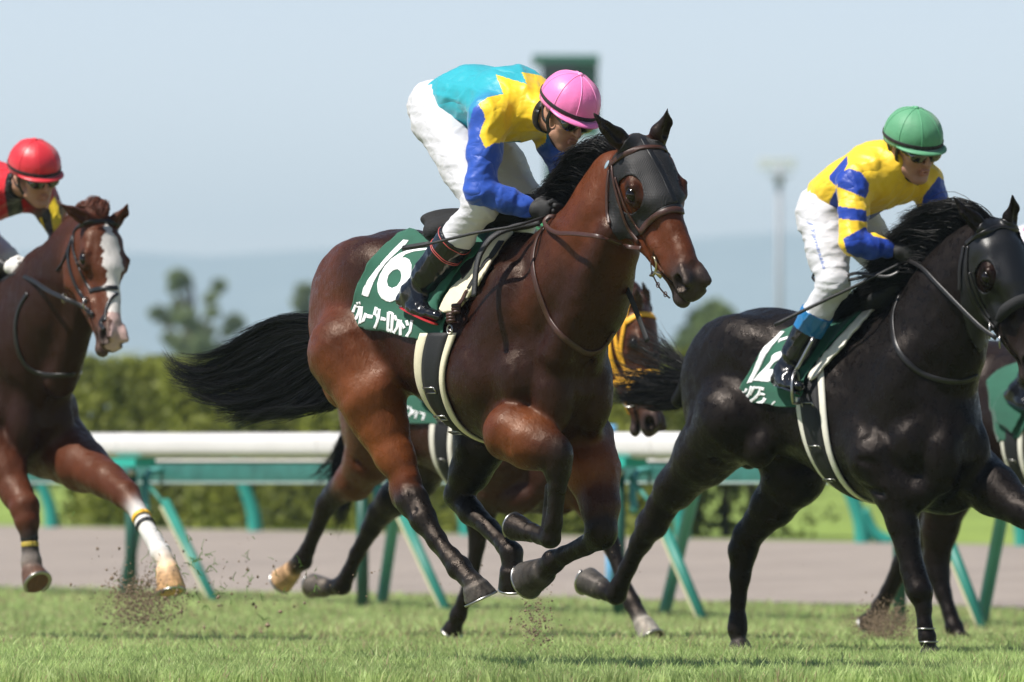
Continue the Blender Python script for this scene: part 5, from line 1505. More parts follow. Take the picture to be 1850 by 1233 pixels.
# bit, chin strap, rein
mb = MB()
bitc = H1(.435, .066, -.125)
mb.tube(crv([H1(.405, .075, -.105), H1(.420, .082, -.085), H1(.445, .080, -.095), H1(.455, .078, -.13), H1(.44, .074, -.16)], 18), .0045, 8)
mb.tube([H1(.450, .078, -.118), H1(.475, .060, -.118)], [.008, .011], 8)
mb.obj('bit', M_brass, bridle1)
mb = MB(); C = crv([H1(.400, .070, -.13), H1(.43, .060, -.165), H1(.48, .04, -.185), H1(.52, .02, -.185)], 16); ribbon(C, C - H1(.42, 0, -.1), .010, .004, mb)
for t in (5, 9, 13): mb.tube([C[t] + .009 * np.array([math.cos(q), 0, math.sin(q)]) for q in np.linspace(0, 6.28, 12)], .002, 5, caps=False)
mb.obj('chin_strap', M_leather, bridle1)
def sline(fr, ps): return [fr.p(*p) for p in ps]
nb = -H1(.41, .072, -.13)[1]
Lr = crv(sline(f1, [(1158, 449, nb), (1130, 445, nb + .01), (1083, 428, .20), (1035, 422, .19), (1007, 421, .17), (990, 412, .15), (983, 400, .13), (992, 391, .11), (1004, 392, .09)]), 60)
mb = MB(); ribbon(Lr, np.tile((0.25, -.85, .3), (60, 1)), .016, .004, mb); rein1 = mb.obj('rein', M_leather, hero)
mb = MB(); Lr2 = crv(sline(f1, [(1126, 510, -.04), (1140, 540, -.04), (1158, 585, -.05), (1170, 617, -.05)]), 16); ribbon(Lr2, (0.3, -.9, .1), .020, .004, mb); mb.obj('rein', M_web, hero)
mb = MB(); Lr3 = crv(sline(f1, [(975, 402, .12), (923, 412, .20), (889, 429, .27), (869, 456, .30), (860, 486, .32), (856, 536, .34)]), 40)
ribbon(Lr3, (0.2, -.9, .2), .022, .010, mb); mb.obj('stirrup_leather', M_rubber, hero)
# whip
wp = [f1.p(985, 392, .10), f1.p(930, 409, .24), f1.p(860, 421, .33), f1.p(775, 441, .40), f1.p(727, 449, .42)]
mb = MB(); C = crv(wp, 24); mb.tube(C, [.0055] * 16 + [.005] * 8, 8); 
C2 = crv([wp[3], wp[4]], 6); ribbon(C2, (0, -1, .2), .020, .004, mb)
whip1 = mb.obj('riding_whip', M_rubber); whip1.matrix_world = hero.matrix_basis.copy(); tag(whip1, 'black riding whip lying across the number 16 cloth behind the rider\'s boot', 'whip')
# mane
roots = [P1(*q) for q in [(1112, 272, -.01), (1098, 288, 0), (1078, 318, 0), (1058, 345, 0), (1038, 372, 0), (1018, 392, 0)]]
G = []
for i, r0 in enumerate(roots):
    dx = -.05 - .012 * i
    G.append([r0, r0 + np.array([-.05, -.03, .035]), r0 + np.array([-.13, -.05, .02 + .004 * i]), r0 + np.array([-.22, -.06, -.03])])
strands('mane', G, 1500, M_hair, hero, r=.0016, m=10, jit=.018, curl=.02, seed=3, clump=.5, nclump=40)
G = [[P1(1140, 252, -.06), P1(1110, 243, -.06), P1(1080, 250, -.05), P1(1050, 290, -.04)], [P1(1120, 265, -.05), P1(1100, 262, -.04), P1(1060, 300, -.02), P1(1020, 340, .0)]]
strands('mane', G, 160, M_hair, hero, r=.0014, m=10, jit=.012, curl=.03, seed=4, clump=.4, nclump=14)
# tail
def tail(fr, px, n0, name='tail', parent=None, n=4200, seed=2, mat=M_hair, r=.0012, jit=.020, dn=0.0, dock=None):
    G = [[fr.p(x, y, n0 + dn * k) for k, (x, y) in enumerate(g)] for g in px]
    return strands(name, G, n, mat, parent, r=r, m=18, jit=jit, curl=.016, seed=seed, clump=.80, nclump=80, lenvar=.5)
tail(f1, [[(604, 585), (560, 572), (500, 575), (445, 598)], [(606, 592), (540, 578), (460, 600), (385, 650), (325, 668)], [(606, 600), (530, 600), (450, 640), (375, 678), (312, 662), (300, 640)], [(606, 612), (530, 630), (450, 675), (380, 695), (300, 675)],
          [(608, 625), (540, 660), (470, 705), (400, 722), (340, 705)], [(610, 640), (560, 690), (500, 725), (440, 738), (380, 730)], [(614, 655), (580, 705), (530, 738), (470, 752), (405, 765)], [(618, 668), (600, 715), (570, 738), (520, 742), (480, 752)], [(622, 680), (622, 712), (608, 728), (585, 738)]],
     0.0, parent=hero)
db = Body(); db.chain([np.array([-1.05, 0, 1.40]), np.array([-1.17, 0, 1.36]), np.array([-1.26, 0, 1.28])], [.05, .04, .03], .03, [BLK] * 3); V, F, C = db.mesh(.008)
mesh_obj('tail_dock', V, F, M_hair, hero)

# ---- rider of horse 16
j = {}
j['pelvis'] = P1(800, 195, 0); j['belly'] = P1(862, 180, 0); j['chest'] = P1(925, 188, 0); j['neck'] = P1(985, 205, 0)
j['dorsal'] = np.array([.25, 0, 1.0])
j['shn'] = P1(885, 212, .165); j['eln'] = P1(866, 345, .24); j['wrn'] = P1(957, 377, .09)
j['shf'] = P1(985, 215, -.165); j['elf'] = P1(1022, 310, -.22); j['wrf'] = P1(1008, 368, -.02)
j['hipn'] = P1(792, 215, .10); j['knn'] = P1(872, 368, .20); j['ann'] = P1(748, 530, .27); j['ton'] = P1(800, 572, .27)
j['hipf'] = P1(850, 225, -.10); j['knf'] = P1(955, 365, -.20); j['anf'] = P1(900, 500, -.30); j['tof'] = P1(960, 540, -.32)
j['kdn'] = P1(1010, 385, .05) - j['wrn']; j['kdf'] = P1(1015, 392, .03) - j['wrf']
j['tsn'] = (.3, 0, 1); j['tsf'] = (.3, 0, 1); j['can'] = 1; j['caf'] = -1
S1 = Skull(P1(1026, 200, -.01), f1.dirlocal(np.array([.40, -.62, -.43])), f1.dirlocal(np.array([.34, -.38, .86])), .98)
TURQ = (.025, .37, .45); YEL = (.86, .58, .02); BLU = (.025, .085, .44)
yellow = L1([(655, 128), (530, 106), (557, 164), (408, 118), (445, 210), (372, 225), (326, 258), (352, 302), (358, 330), (335, 385), (333, 412), (360, 468), (395, 446), (440, 440), (530, 432), (505, 458), (560, 475), (600, 470), (645, 440), (660, 300), (720, 130)])
blue = L1([(326, 258), (300, 280), (230, 560), (230, 720), (280, 800), (590, 840), (590, 690), (480, 670), (360, 625), (415, 452), (395, 446), (360, 468), (333, 412), (335, 385), (358, 330), (352, 302)])
r1, silks1, br1o = rider(j, f1, S1, dict(silk=TURQ, sleeve_n=BLU, sleeve_f=BLU, paint=[(yellow, YEL), (blue, BLU)], glove=(.014, .014, .015), redsole=True, boot=.62, seed=3))
tag(r1, 'crouching jockey in pink cap, turquoise and yellow silks with blue sleeves', 'jockey', 'jockeys riding in the race')
helmet(S1, r1, (.92, .20, .50), None, seamcol=(.96, .36, .66))
goggles(S1, r1)
# ------------------------------------------------------------------ helpers shared by the other runners
def shiftJ(j0, d, over=None):
    d = np.array(d, float); k = {}
    for q, v in j0.items():
        k[q] = (np.array(v, float) + d) if q[:2] in ('pe', 'be', 'ch', 'ne', 'sh', 'el', 'wr', 'hi', 'kn', 'an', 'to') else v
    if over: k.update(over)
    return k
def saddle_of(parent, dz, near=None):
    sb = Body(); sb.chain([(-.34, 0, 1.640 + dz), (-.18, 0, 1.625 + dz), (.02, 0, 1.655 + dz), (.10, 0, 1.70 + dz)], [.050, .045, .042, .035], .03, [BLK] * 4, flat=((0, 1, 0), 2.6))
    V, F, C = sb.mesh(.007); mesh_obj('saddle', V, F, M_knit, parent)
def stirrup(parent, foot, fr, up):
    mb = MB(); c = np.array(foot, float); a = np.linspace(-2.4, 2.4, 20) + math.pi / 2
    P = [c + np.array([math.cos(t) * .030, -math.cos(t) * .05, math.sin(t) * .075 + .01]) for t in a]; mb.tube(P + [P[0]], .006, 7)
    mb.tube(crv([c + np.array([0, 0, .085]), np.array(up, float)], 8), .008, 6); mb.obj('stirrup', M_metal, parent)
def L7(ps): return [(1020 + x * .5677, 500 + y * .5677) for x, y in ps]
def Lx6(ps): return [(1300 + x * .365, 190 + y * .365) for x, y in ps]
def L4(ps): return [(1450 + x * .4866, 600 + y * .4866) for x, y in ps]
def La(ps): return [(x * .381, 230 + y * .381) for x, y in ps]
def Lb(ps): return [(x * .381, 660 + y * .381) for x, y in ps]
def HT(fr, pts, cols=None):
    P = [fr.p(*q[:3]) for q in pts]; return P, [fr.r(q[3], p) for q, p in zip(pts, P)]

# ------------------------------------------------------------------ the near-black horse with saddle cloth 12
f2 = Frame(1608, 34.3, 48); DZ2 = -.20
horse2 = f2.root('racehorse'); tag(horse2, 'near-black racehorse galloping in a black hood under green saddle cloth 12', 'racehorse', 'racehorses galloping on the turf')
KD, KM, KR = (.0058, .0044, .0040), (.0062, .0044, .0038), (.0105, .0058, .0042)
b2 = Body(); trunk(b2, DZ2, KD, KM, KM, .96)
P, R = HT(f2, [(1650, 700, 0, 145), (1690, 610, 0, 106), (1722, 530, 0, 80), (1745, 478, 0, 60), (1762, 445, 0, 48)]); b2.chain(P, R, .06, [KD] * 5, flat=((0, 1, 0), .68))
H2 = Head(f2.p(1803, 404, 0), f2.dirlocal(np.array([.30, -.32, -.90])), f2.dirlocal(np.array([-.86, -.49, -.09])), 1.08)
build_head(b2, H2, KR, Cm=(.03, .022, .020), eyecol=(.016, .007, .005), ears=tip_ears(f2, H2, (1723, 357), (1829, 354)), earcol=KD)
limb(b2, f2, [(1588, 830, .18, 58), (1618, 885, .16, 40), (1632, 950, .155, 27), (1648, 1025, .15, 21)], [KD] * 4, .03)
limb(b2, f2, [(1648, 1030, .15, 22), (1662, 1072, .15, 23), (1668, 1098, .15, 14), (1671, 1130, .15, 12.5), (1675, 1152, .15, 16), (1679, 1172, .15, 14)], [KD] * 6, .016)
hq = [hoof(b2, f2, (1680, 1174, .15, 17), (1684, 1196, .14, 23), (.03, .027, .025))]
limb(b2, f2, [(1735, 840, -.15, 62), (1795, 885, -.15, 46), (1850, 925, -.15, 30), (1892, 950, -.15, 25), (1905, 958, -.15, 24), (1945, 1000, -.14, 14), (1985, 1050, -.14, 13), (2000, 1070, -.14, 17), (2020, 1080, -.14, 14)], [KD] * 9, .02)
hq.append(hoof(b2, f2, (2022, 1080, -.14, 17), (2044, 1096, -.14, 23), (.03, .027, .025)))
limb(b2, f2, [(1330, 760, .18, 80), (1275, 820, .16, 55), (1222, 880, .15, 36), (1195, 915, .145, 27)], [KM] * 4, .04)
limb(b2, f2, [(1195, 920, .145, 27), (1178, 948, .14, 27), (1158, 980, .14, 19), (1135, 1025, .14, 14.5), (1120, 1058, .14, 16), (1113, 1074, .14, 20)], [KD] * 6, .02)
b2.cone(f2.p(1212, 880, .14), f2.p(1158, 945, .14), .016, .026, .025, KD)
limb(b2, f2, [(1113, 1074, .14, 19), (1098, 1070, .14, 16), (1086, 1064, .14, 18)], [KD] * 3, .014)
hq.append(hoof(b2, f2, (1086, 1064, .14, 20), (1060, 1050, .14, 26), (.055, .050, .045)))
limb(b2, f2, [(1430, 800, -.16, 85), (1435, 860, -.15, 55), (1398, 912, -.14, 38), (1362, 955, -.13, 28)], [KD] * 4, .04)
limb(b2, f2, [(1350, 968, -.13, 28), (1342, 995, -.13, 26), (1337, 1040, -.13, 18), (1334, 1085, -.13, 13.5), (1332, 1122, -.13, 15), (1332, 1138, -.13, 17), (1334, 1158, -.13, 14)], [KD] * 7, .02)
hq.append(hoof(b2, f2, (1334, 1160, -.13, 17), (1340, 1184, -.13, 23), (.03, .027, .025)))
trunk_creases(b2, DZ2, .96)
V, F, C = b2.mesh(.0070, noise=ripple(.0032, 6)); C = paint_head(V, C, H2); mesh_obj('body', V, F, M_coat_black, horse2, cols=C); bv2 = bvh_of(V, F); bt2 = trunk_bvh(b2)
eyes(H2, horse2)
for q, toe in zip(hq, ((1, 0, 0), (1, 0, 0), (0, 0, -1), (1, 0, 0))): horseshoe(*q, horse2, toe)
PE2 = f2.proj([H2(.186, .10, -.046)])[0]
hood_build(f2, bv2, H2, horse2, [(1757, 428), (1742, 460), (1736, 500), (1735, 550), (1745, 600), (1768, 640), (1792, 606), (1815, 575), (1850, 548), (1890, 530), (1895, 480), (1880, 440), (1850, 414), (1835, 405), (1798, 386), (1772, 402)],
           [((PE2[0], PE2[1]), 17, 27)], M_hood_smooth, M_hood)
brd = MB(); strap_px(f2, bv2, Lx6([(1225, 690), (1290, 640), (1370, 612), (1450, 612), (1500, 640)]), .020, .006, brd, .010)
strap_px(f2, bv2, Lx6([(1235, 700), (1225, 800), (1235, 900), (1280, 1000), (1370, 1110)]), .015, .005, brd, .010); strap_px(f2, bv2, Lx6([(1215, 700), (1195, 800), (1190, 920)]), .014, .005, brd, .010)
strap_px(f2, bv2, Lx6([(1240, 830), (1290, 960), (1345, 1060)]), .012, .005, brd, .010)
br2 = brd.obj('bridle', M_leather_blk, horse2)
mb = MB(); C = crv([H2(.34, -.07, -.05), H2(.325, -.03, -.0), H2(.32, .02, .008), H2(.33, .07, -.03), H2(.345, .08, -.09)], 16); mb.tube(C, np.interp(np.linspace(0, 1, 16), [0, .2, .8, 1], [.015, .026, .026, .015]), 10); mb.obj('noseband', M_knit, br2)
for row in (0, 1):
    mb = MB(); c = np.array(f2.hit(bv2, *Lx6([(1350, 1110), (1400, 1165)])[row], .012)[0]); mb.tube([c + (.032 - .008 * row) * np.array([math.cos(t) * .6, -math.cos(t) * .6, math.sin(t)]) for t in np.linspace(0, 6.2832, 22)], .0042, 7, caps=False); mb.obj('bit_ring', M_metal, br2)
mb = MB(); n2_ = .12
ribbon(crv([f2.p(*q) for q in [(1800, 612, .14), (1770, 590, .15), (1735, 556, .15), (1690, 510, .14), (1665, 484, .12), (1640, 470, .09)]], 30), (.1, -.9, .2), .017, .005, mb)
mb.obj('rein', M_leather_blk, horse2)
mb = MB(); C = crv([f2.p(*q) for q in [(1622, 480, .12), (1580, 495, .17), (1540, 505, .2), (1518, 508, .2), (1490, 515, .2), (1470, 505, .2), (1470, 496, .2), (1485, 492, .2), (1505, 500, .2), (1518, 506, .2), (1545, 494, .2), (1600, 500, .18), (1625, 490, .15)]], 70); ribbon(C, (.1, -.9, .25), .013, .004, mb)
k_ = Body(); k_.ell(f2.p(1517, 507, .205), (.022, .016, .026)); V, F, C = k_.mesh(.004); mb.add(V, F.tolist()); mb.obj('rein', M_leather_blk, horse2)
mb = MB(); strap_px(f2, bv2, [(1625, 534), (1615, 560), (1613, 590), (1622, 631), (1656, 670), (1701, 687), (1738, 690), (1765, 680)], .022, .006, mb, .004, 60); mb.obj('neck_strap', M_leather_blk, horse2)
cloth2 = decal('saddle_cloth', f2, bt2, [(1326, 741), (1338, 700), (1355, 664), (1383, 625), (1412, 597), (1445, 583), (1500, 566), (1580, 548), (1560, 585), (1520, 610), (1490, 650), (1474, 690), (1462, 738), (1430, 742), (1372, 735)], M_felt, horse2, off=.012, step=8, thick=.004, smooth_n=4, wob=saddle_lift)
bc2 = BVHTree.FromPolygons([tuple(v.co) for v in cloth2.data.vertices], [tuple(p.vertices) for p in cloth2.data.polygons])
def Lc(ps): return [(1310 + x * .1541, 560 + y * .1541) for x, y in ps]
letters('number', f2, bc2, [Lc([(625, 256), (708, 262), (640, 340), (560, 430), (480, 545), (420, 680), (325, 856), (262, 866), (330, 735), (375, 610), (420, 500), (500, 378)]), Lc([(640, 352), (745, 318), (745, 350), (650, 382), (625, 400)]),
    Lc([(735, 480), (690, 490), (600, 512), (556, 548), (540, 610), (470, 690), (400, 760), (338, 836), (520, 848), (640, 790), (640, 704), (528, 702), (580, 630), (660, 580), (735, 560)])], cloth2, .0052)
letters('lettering', f2, bc2, [stroke(Lc(q), w_) for q, w_ in (([(322, 898), (292, 985), (240, 1050), (158, 1112)], 5.2), ([(262, 925), (240, 965)], 4), ([(225, 955), (205, 1000)], 4), ([(300, 915), (312, 935)], 2.6), ([(360, 900), (330, 950), (305, 1000)], 4.6), ([(345, 915), (425, 915), (405, 990), (345, 1050), (262, 1098)], 5.6),
    ([(430, 925), (470, 930)], 4.6), ([(425, 985), (480, 1000)], 4.6), ([(480, 1035), (455, 1075), (380, 1105)], 6), ([(598, 1075), (560, 1118)], 3))], cloth2, .0052)
decal('cloth_flap', f2, bt2, L7([(768, 196), (800, 180), (860, 165), (920, 120), (975, 92), (990, 98), (940, 160), (880, 220), (820, 285), (790, 325), (780, 380), (765, 395), (745, 392), (742, 370), (760, 330), (755, 270)]), M_felt, cloth2, off=.032, step=6, thick=.004, smooth_n=3, wob=lambda v: .006 * np.sin(v[:, 0] * .2 + v[:, 1] * .15))
decal('pad', f2, bt2, L7([(1000, 88), (960, 120), (900, 185), (850, 238), (800, 300), (782, 335), (800, 345), (850, 290), (900, 235), (950, 175), (1010, 105)]), M_creamw, horse2, off=.022, step=6, thick=.010, smooth_n=2)
saddle_of(horse2, DZ2); girth(horse2, bt2, -.265, -.14, .032, .095, .030, M_creamw)
# bandage rings above the near fore hoof
mb = MB()
for q in (1136, 1160): c = f2.p(1673 + (q - 1136) * .2, q, .15); mb.tube([c + np.array([math.cos(t) * .035, math.sin(t) * .035, 0]) for t in np.linspace(0, 6.2832, 20)], .0035, 6, caps=False)
mb.obj('fetlock_boot_strap', M_metal, horse2)
tail(f2, [[(1258, 668), (1235, 650), (1205, 612), (1180, 575)], [(1260, 674), (1225, 655), (1170, 625), (1120, 605)], [(1260, 682), (1215, 680), (1160, 668), (1108, 655)]], 0.0, parent=horse2, n=220, seed=7)
tail(f2, [[(1260, 682), (1210, 682), (1150, 672), (1098, 655)], [(1260, 690), (1205, 696), (1150, 694), (1105, 690)], [(1262, 700), (1210, 710), (1160, 716), (1100, 718)], [(1264, 712), (1215, 722), (1165, 724), (1112, 724)], [(1266, 720), (1230, 735), (1195, 738), (1150, 730)]], 0.0, parent=horse2, n=1300, seed=8)
db = Body(); db.chain([np.array([-1.04, 0, 1.40 + DZ2]), np.array([-1.16, 0, 1.34 + DZ2]), np.array([-1.24, 0, 1.26 + DZ2])], [.05, .045, .035], .03, [BLK] * 3); V, F, C = db.mesh(.009); mesh_obj('tail_dock', V, F, M_hair, horse2)
G = []
for i, q in enumerate([(1790, 398), (1768, 418), (1745, 440), (1722, 470), (1700, 500), (1676, 530), (1650, 555), (1622, 572)]):
    r0 = f2.p(*q, 0); G.append([r0, r0 + np.array([-.05, -.05, .06]), r0 + np.array([-.19, -.09, .07 - .006 * i]), r0 + np.array([-.36, -.11, .03 - .014 * i])])
strands('mane', G, 3800, M_hair, horse2, r=.0016, m=10, jit=.024, curl=.025, seed=13, clump=.6, nclump=36)

j2 = dict(pelvis=f2.p(1500, 372, 0), belly=f2.p(1535, 348, 0), chest=f2.p(1590, 315, 0), neck=f2.p(1628, 298, 0), dorsal=np.array([-.15, 0, 1.0]),
          shn=f2.p(1545, 332, .165), eln=f2.p(1540, 440, .25), wrn=f2.p(1612, 452, .11), shf=f2.p(1668, 328, -.165), elf=f2.p(1702, 395, -.24), wrf=f2.p(1660, 450, -.05),
          hipn=f2.p(1485, 395, .10), knn=f2.p(1506, 512, .22), ann=f2.p(1420, 672, .28), ton=f2.p(1452, 698, .36), hipf=f2.p(1545, 400, -.10), knf=f2.p(1602, 480, -.20), anf=f2.p(1560, 620, -.3), tof=f2.p(1610, 650, -.33),
          tsn=(.3, 0, 1), tsf=(.3, 0, 1), can=1, caf=-1)
j2['kdn'] = f2.p(1665, 462, .06) - j2['wrn']; j2['kdf'] = f2.p(1650, 470, .0) - j2['wrf']
S2 = Skull(f2.p(1650, 262, -.01), f2.dirlocal(np.array([.52, -.78, -.34])), f2.dirlocal(np.array([.10, -.34, .93])), 1.06)
Y2 = (.86, .56, .03); B2 = (.012, .05, .36)
pt2 = [(Lx6(q), B2) for q in ([(543, 352), (600, 285), (632, 250), (634, 292), (600, 352), (578, 402), (545, 372)], [(545, 480), (580, 410), (592, 545), (545, 520)], [(583, 405), (588, 345), (640, 313), (700, 333), (740, 388), (737, 430), (722, 462), (650, 430)], [(583, 500), (727, 522), (730, 578), (588, 562)],
       [(612, 662), (722, 603), (760, 650), (880, 675), (880, 790), (740, 790), (630, 730)], [(728, 552), (830, 515), (862, 572), (730, 584)], [(1085, 355), (1135, 390), (1130, 468), (998, 502), (1010, 450)])]
r2, s2_, _ = rider(j2, f2, S2, dict(silk=Y2, paint=pt2, glove=(.016, .015, .015), boot=.66, boot_top=(.02, .16, .38), seed=21))
tag(r2, 'jockey in green cap and blue and yellow striped silks, riding the black horse', 'jockey', 'jockeys riding in the race')
helmet(S2, r2, (.085, .30, .15), None, seamcol=(.12, .40, .21), mat_rough=.6); goggles(S2, r2); goggles(S2, r2, dz=.038, rr=.9)
# writing down the breeches
def script(text, fr, parent, p0, p1, size, mat, bvh, shear=.35):
    cu = bpy.data.curves.new('script', 'FONT'); cu.body = text; cu.size = 1; cu.shear = shear; to = bpy.data.objects.new('script', cu); scene.collection.objects.link(to)
    bpy.context.view_layer.update(); dg = bpy.context.evaluated_depsgraph_get(); me = bpy.data.meshes.new_from_object(to.evaluated_get(dg)); Vt = np.array([tuple(v.co) for v in me.vertices]); Ft = [tuple(p.vertices) for p in me.polygons]
    bpy.data.objects.remove(to); d = np.array(p1, float) - np.array(p0, float); L = np.linalg.norm(d); d /= L; nn = np.array([d[1], -d[0]]); k = L / Vt[:, 0].max(); V_ = []
    for v in Vt:
        q = np.array(p0) + d * v[0] * k + nn * v[1] * size
        h, nr = fr.hit(bvh, q[0], q[1], .0018); V_.append(h)
    return mesh_obj('lettering', V_, Ft, mat, parent, smooth=False)
bm_ = BVHTree.FromPolygons([tuple(v.co) for v in _.data.vertices], [tuple(p.vertices) for p in _.data.polygons])
script('J Yamanaka', f2, _, (1461, 402), (1487, 487), 9.5, mat_simple('pale_blue_ink', (.12, .20, .50), .6), bm_)
for q in ((1462, 470), (1452, 420)): pass
wp = [f2.p(1623, 478, .13), f2.p(1560, 510, .22), f2.p(1480, 548, .30), f2.p(1400, 587, .38)]
mb = MB(); C = crv(wp, 24); mb.tube(C, np.linspace(.0055, .0075, 24), 8); w2 = mb.obj('riding_whip', M_rubber); w2.matrix_world = horse2.matrix_basis.copy(); tag(w2, 'black riding whip held slanting down over the black horse\'s back', 'whip')
stirrup(r2, j2['ton'] * .55 + j2['ann'] * .45 + np.array([0, 0, -.05]), f2, f2.p(1470, 610, .28))

# ------------------------------------------------------------------ the chestnut with the white blaze, left
f3 = Frame(4, 38.5, 60); DZ3 = -.02
horse3 = f3.root('racehorse'); tag(horse3, 'chestnut racehorse with a broad white blaze and black bridle at the left edge', 'racehorse', 'racehorses galloping on the turf')
CD, CM, CR = (.020, .0068, .0045), (.038, .0115, .006), (.085, .025, .011)
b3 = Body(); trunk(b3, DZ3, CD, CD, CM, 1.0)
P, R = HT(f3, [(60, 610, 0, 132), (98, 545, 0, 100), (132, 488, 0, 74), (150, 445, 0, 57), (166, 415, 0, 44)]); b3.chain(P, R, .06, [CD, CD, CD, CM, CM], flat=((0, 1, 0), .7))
b3.cone(f3.p(110, 690, 0), f3.p(158, 540, 0), .07, .06, .06, CD)
H3 = Head(f3.p(187, 394, 0), f3.dirlocal(np.array([.15, -.46, -.875])), f3.dirlocal(np.array([-.84, -.54, .14])), 1.06)
build_head(b3, H3, CR, Cm=(.075, .045, .038), ears=tip_ears(f3, H3, (109, 369), (230, 370)), earcol=(.06, .02, .012))
GW = (.62, .60, .58)
limb(b3, f3, [(-25, 790, .18, 58), (8, 850, .16, 38), (30, 892, .15, 27), (44, 915, .15, 26)], [CM, CR, CR, CR], .03)
limb(b3, f3, [(45, 918, .15, 27), (50, 944, .15, 22), (53, 965, .15, 15), (54, 992, .15, 14), (56, 1014, .15, 18), (57, 1028, .15, 19)], [CR, CR, (.02, .016, .015), GREYM, (.25, .22, .2), CM], .016)
hq = [hoof(b3, f3, (57, 1032, .15, 20), (58, 1052, .15, 27, .05), (.09, .045, .03))]
limb(b3, f3, [(95, 800, -.16, 66), (150, 842, -.15, 46), (195, 868, -.15, 32), (226, 892, -.15, 26)], [CM, CR, CR, CR], .03)
limb(b3, f3, [(228, 895, -.15, 25), (243, 916, -.15, 18)], [CR, CR], .016)
limb(b3, f3, [(248, 922, -.15, 17), (262, 950, -.145, 16), (278, 976, -.14, 15.5), (290, 998, -.14, 18), (298, 1012, -.14, 15), (302, 1024, -.14, 18)], [GW, (.70, .68, .64), GW, GW, (.5, .42, .34), (.62, .48, .36)], .010)
hq.append(hoof(b3, f3, (302, 1026, -.14, 20), (309, 1068, -.14, 27), (.46, .27, .13)))
for g, px_ in ((.16, -190), (-.16, -110)):
    limb(b3, f3, [(px_ - 60, 760, g, 70), (px_ - 60, 840, g, 42), (px_ - 90, 900, g, 28), (px_ - 70, 970, g, 15), (px_ - 50, 1020, g, 17), (px_ - 40, 1045, g, 15)], [CD, CM, CM, BLK, BLK, BLK], .03)
    hq.append(hoof(b3, f3, (px_ - 40, 1046, g, 18), (px_ - 30, 1070, g, 25)))
trunk_creases(b3, DZ3)
V, F, C = b3.mesh(.0070, noise=ripple(.0032, 7))
nrm = None; PXV = f3.proj(V); blz = La([(502, 484), (530, 484), (560, 510), (602, 560), (604, 700), (602, 790), (620, 830), (648, 900), (612, 955), (592, 910), (560, 850), (522, 800), (508, 740), (516, 650), (508, 600), (482, 560), (500, 530)])
hl = H3.inv(V); hwid = np.interp(hl[:, 0], [.03, .06, .12, .20, .30, .42, .50, .58, .62], [0, .020, .038, .050, .036, .032, .038, .042, .02]); wob_ = .006 * np.sin(hl[:, 0] * 60) + .004 * np.sin(hl[:, 0] * 137)
m = (np.abs(hl[:, 1] + .004) < hwid + wob_) & (hl[:, 2] > np.where(hl[:, 0] > .5, -.085, -.055)) & (hl[:, 0] > .02) & (hl[:, 0] < .62); wgt = np.where(hl[:, 0] > .45, 1, 0)[:, None]
C[m] = ((.66, .62, .59) * (1 - wgt) + np.array((.52, .36, .33)) * wgt)[m]
C = paint_head(V, C, H3); mesh_obj('body', V, F, M_coat_red, horse3, cols=C); bv3 = bvh_of(V, F); bt3 = trunk_bvh(b3)
eyes(H3, horse3)
for (q, n_, r_, m_) in (((256, 936), -.145, 17.5, mat_simple('yellow_tape', (.75, .42, .02), .6)), ((263, 950), -.145, 17.5, M_web), ((53, 972), .15, 16, M_web), ((54, 984), .15, 15.5, mat_simple('yellow_tape', (.45, .33, .05), .6))):
    c = f3.p(*q, n_); dz_ = (f3.p(290, 998, -.14) - f3.p(248, 922, -.15)) if n_ < 0 else np.array([.1, 0, -1.]); dz_ = dz_ / np.linalg.norm(dz_); u1 = np.cross(dz_, (0, 1, 0)); u1 /= np.linalg.norm(u1); u2 = np.cross(dz_, u1); R_ = f3.r(r_, c)
    C_ = [c + R_ * (math.cos(t) * u1 + math.sin(t) * u2) for t in np.linspace(0, 6.2832, 24)]; mb = MB(); ribbon(C_, [(math.cos(t) * u1 + math.sin(t) * u2) for t in np.linspace(0, 6.2832, 24)], .020 if n_ < 0 else .022, .003, mb); mb.obj('leg_tape', m_, horse3)
for q, toe in zip(hq, ((0, 0, 1), (1, 0, 0), (1, 0, 0), (1, 0, 0))): horseshoe(*q, horse3, toe)
brd = MB()
for pp, w_ in (([(350, 505), (365, 478), (400, 456), (460, 445), (520, 450), (588, 478)], .020), ([(352, 510), (350, 580), (375, 660), (405, 730), (430, 775)], .013), ([(345, 515), (325, 600), (335, 680), (370, 770), (415, 830)], .017), ([(330, 560), (300, 640), (270, 680)], .010),
               ([(425, 780), (455, 770), (510, 763), (570, 764), (614, 768)], .020), ([(590, 780), (550, 795), (520, 825), (503, 870), (500, 920)], .013), ([(585, 780), (615, 800), (640, 850)], .013)):
    strap_px(f3, bv3, La(pp), w_, .005, brd, .005)
brb = brd.obj('bridle', M_leather_blk, horse3)
mb = MB(); strap_px(f3, bv3, Lb([]) if False else La([(500, 895), (480, 930), (500, 960)]), .02, .006, mb, .006); mb.obj('mouth_strap', M_leather_blk, brb)
for q in ((420, 838), (305, 812)):
    mb = MB(); c = f3.hit(bv3, *La([q])[0], .012)[0] if q[0] == 420 else f3.p(*La([q])[0], .17); mb.tube([c + (.028 if q[0] == 420 else .019) * np.array([math.cos(t) * .5, -math.cos(t) * .8, math.sin(t)]) for t in np.linspace(0, 6.2832, 22)], .004, 7, caps=False); mb.obj('bit_ring', M_metal, brb)
nb3 = -f3.hit(bv3, *La([(420, 838)])[0], .012)[0][1]
mb = MB(); ribbon(crv([f3.p(*La([q])[0], n_) for q, n_ in (((440, 890), nb3 - .01), ((390, 850), nb3), ((305, 812), .19), ((220, 770), .19), ((140, 718), .17), ((60, 700), .14), ((0, 735), .1))], 40), (.1, -.9, .3), .020, .006, mb); mb.obj('rein', M_leather_blk, horse3)
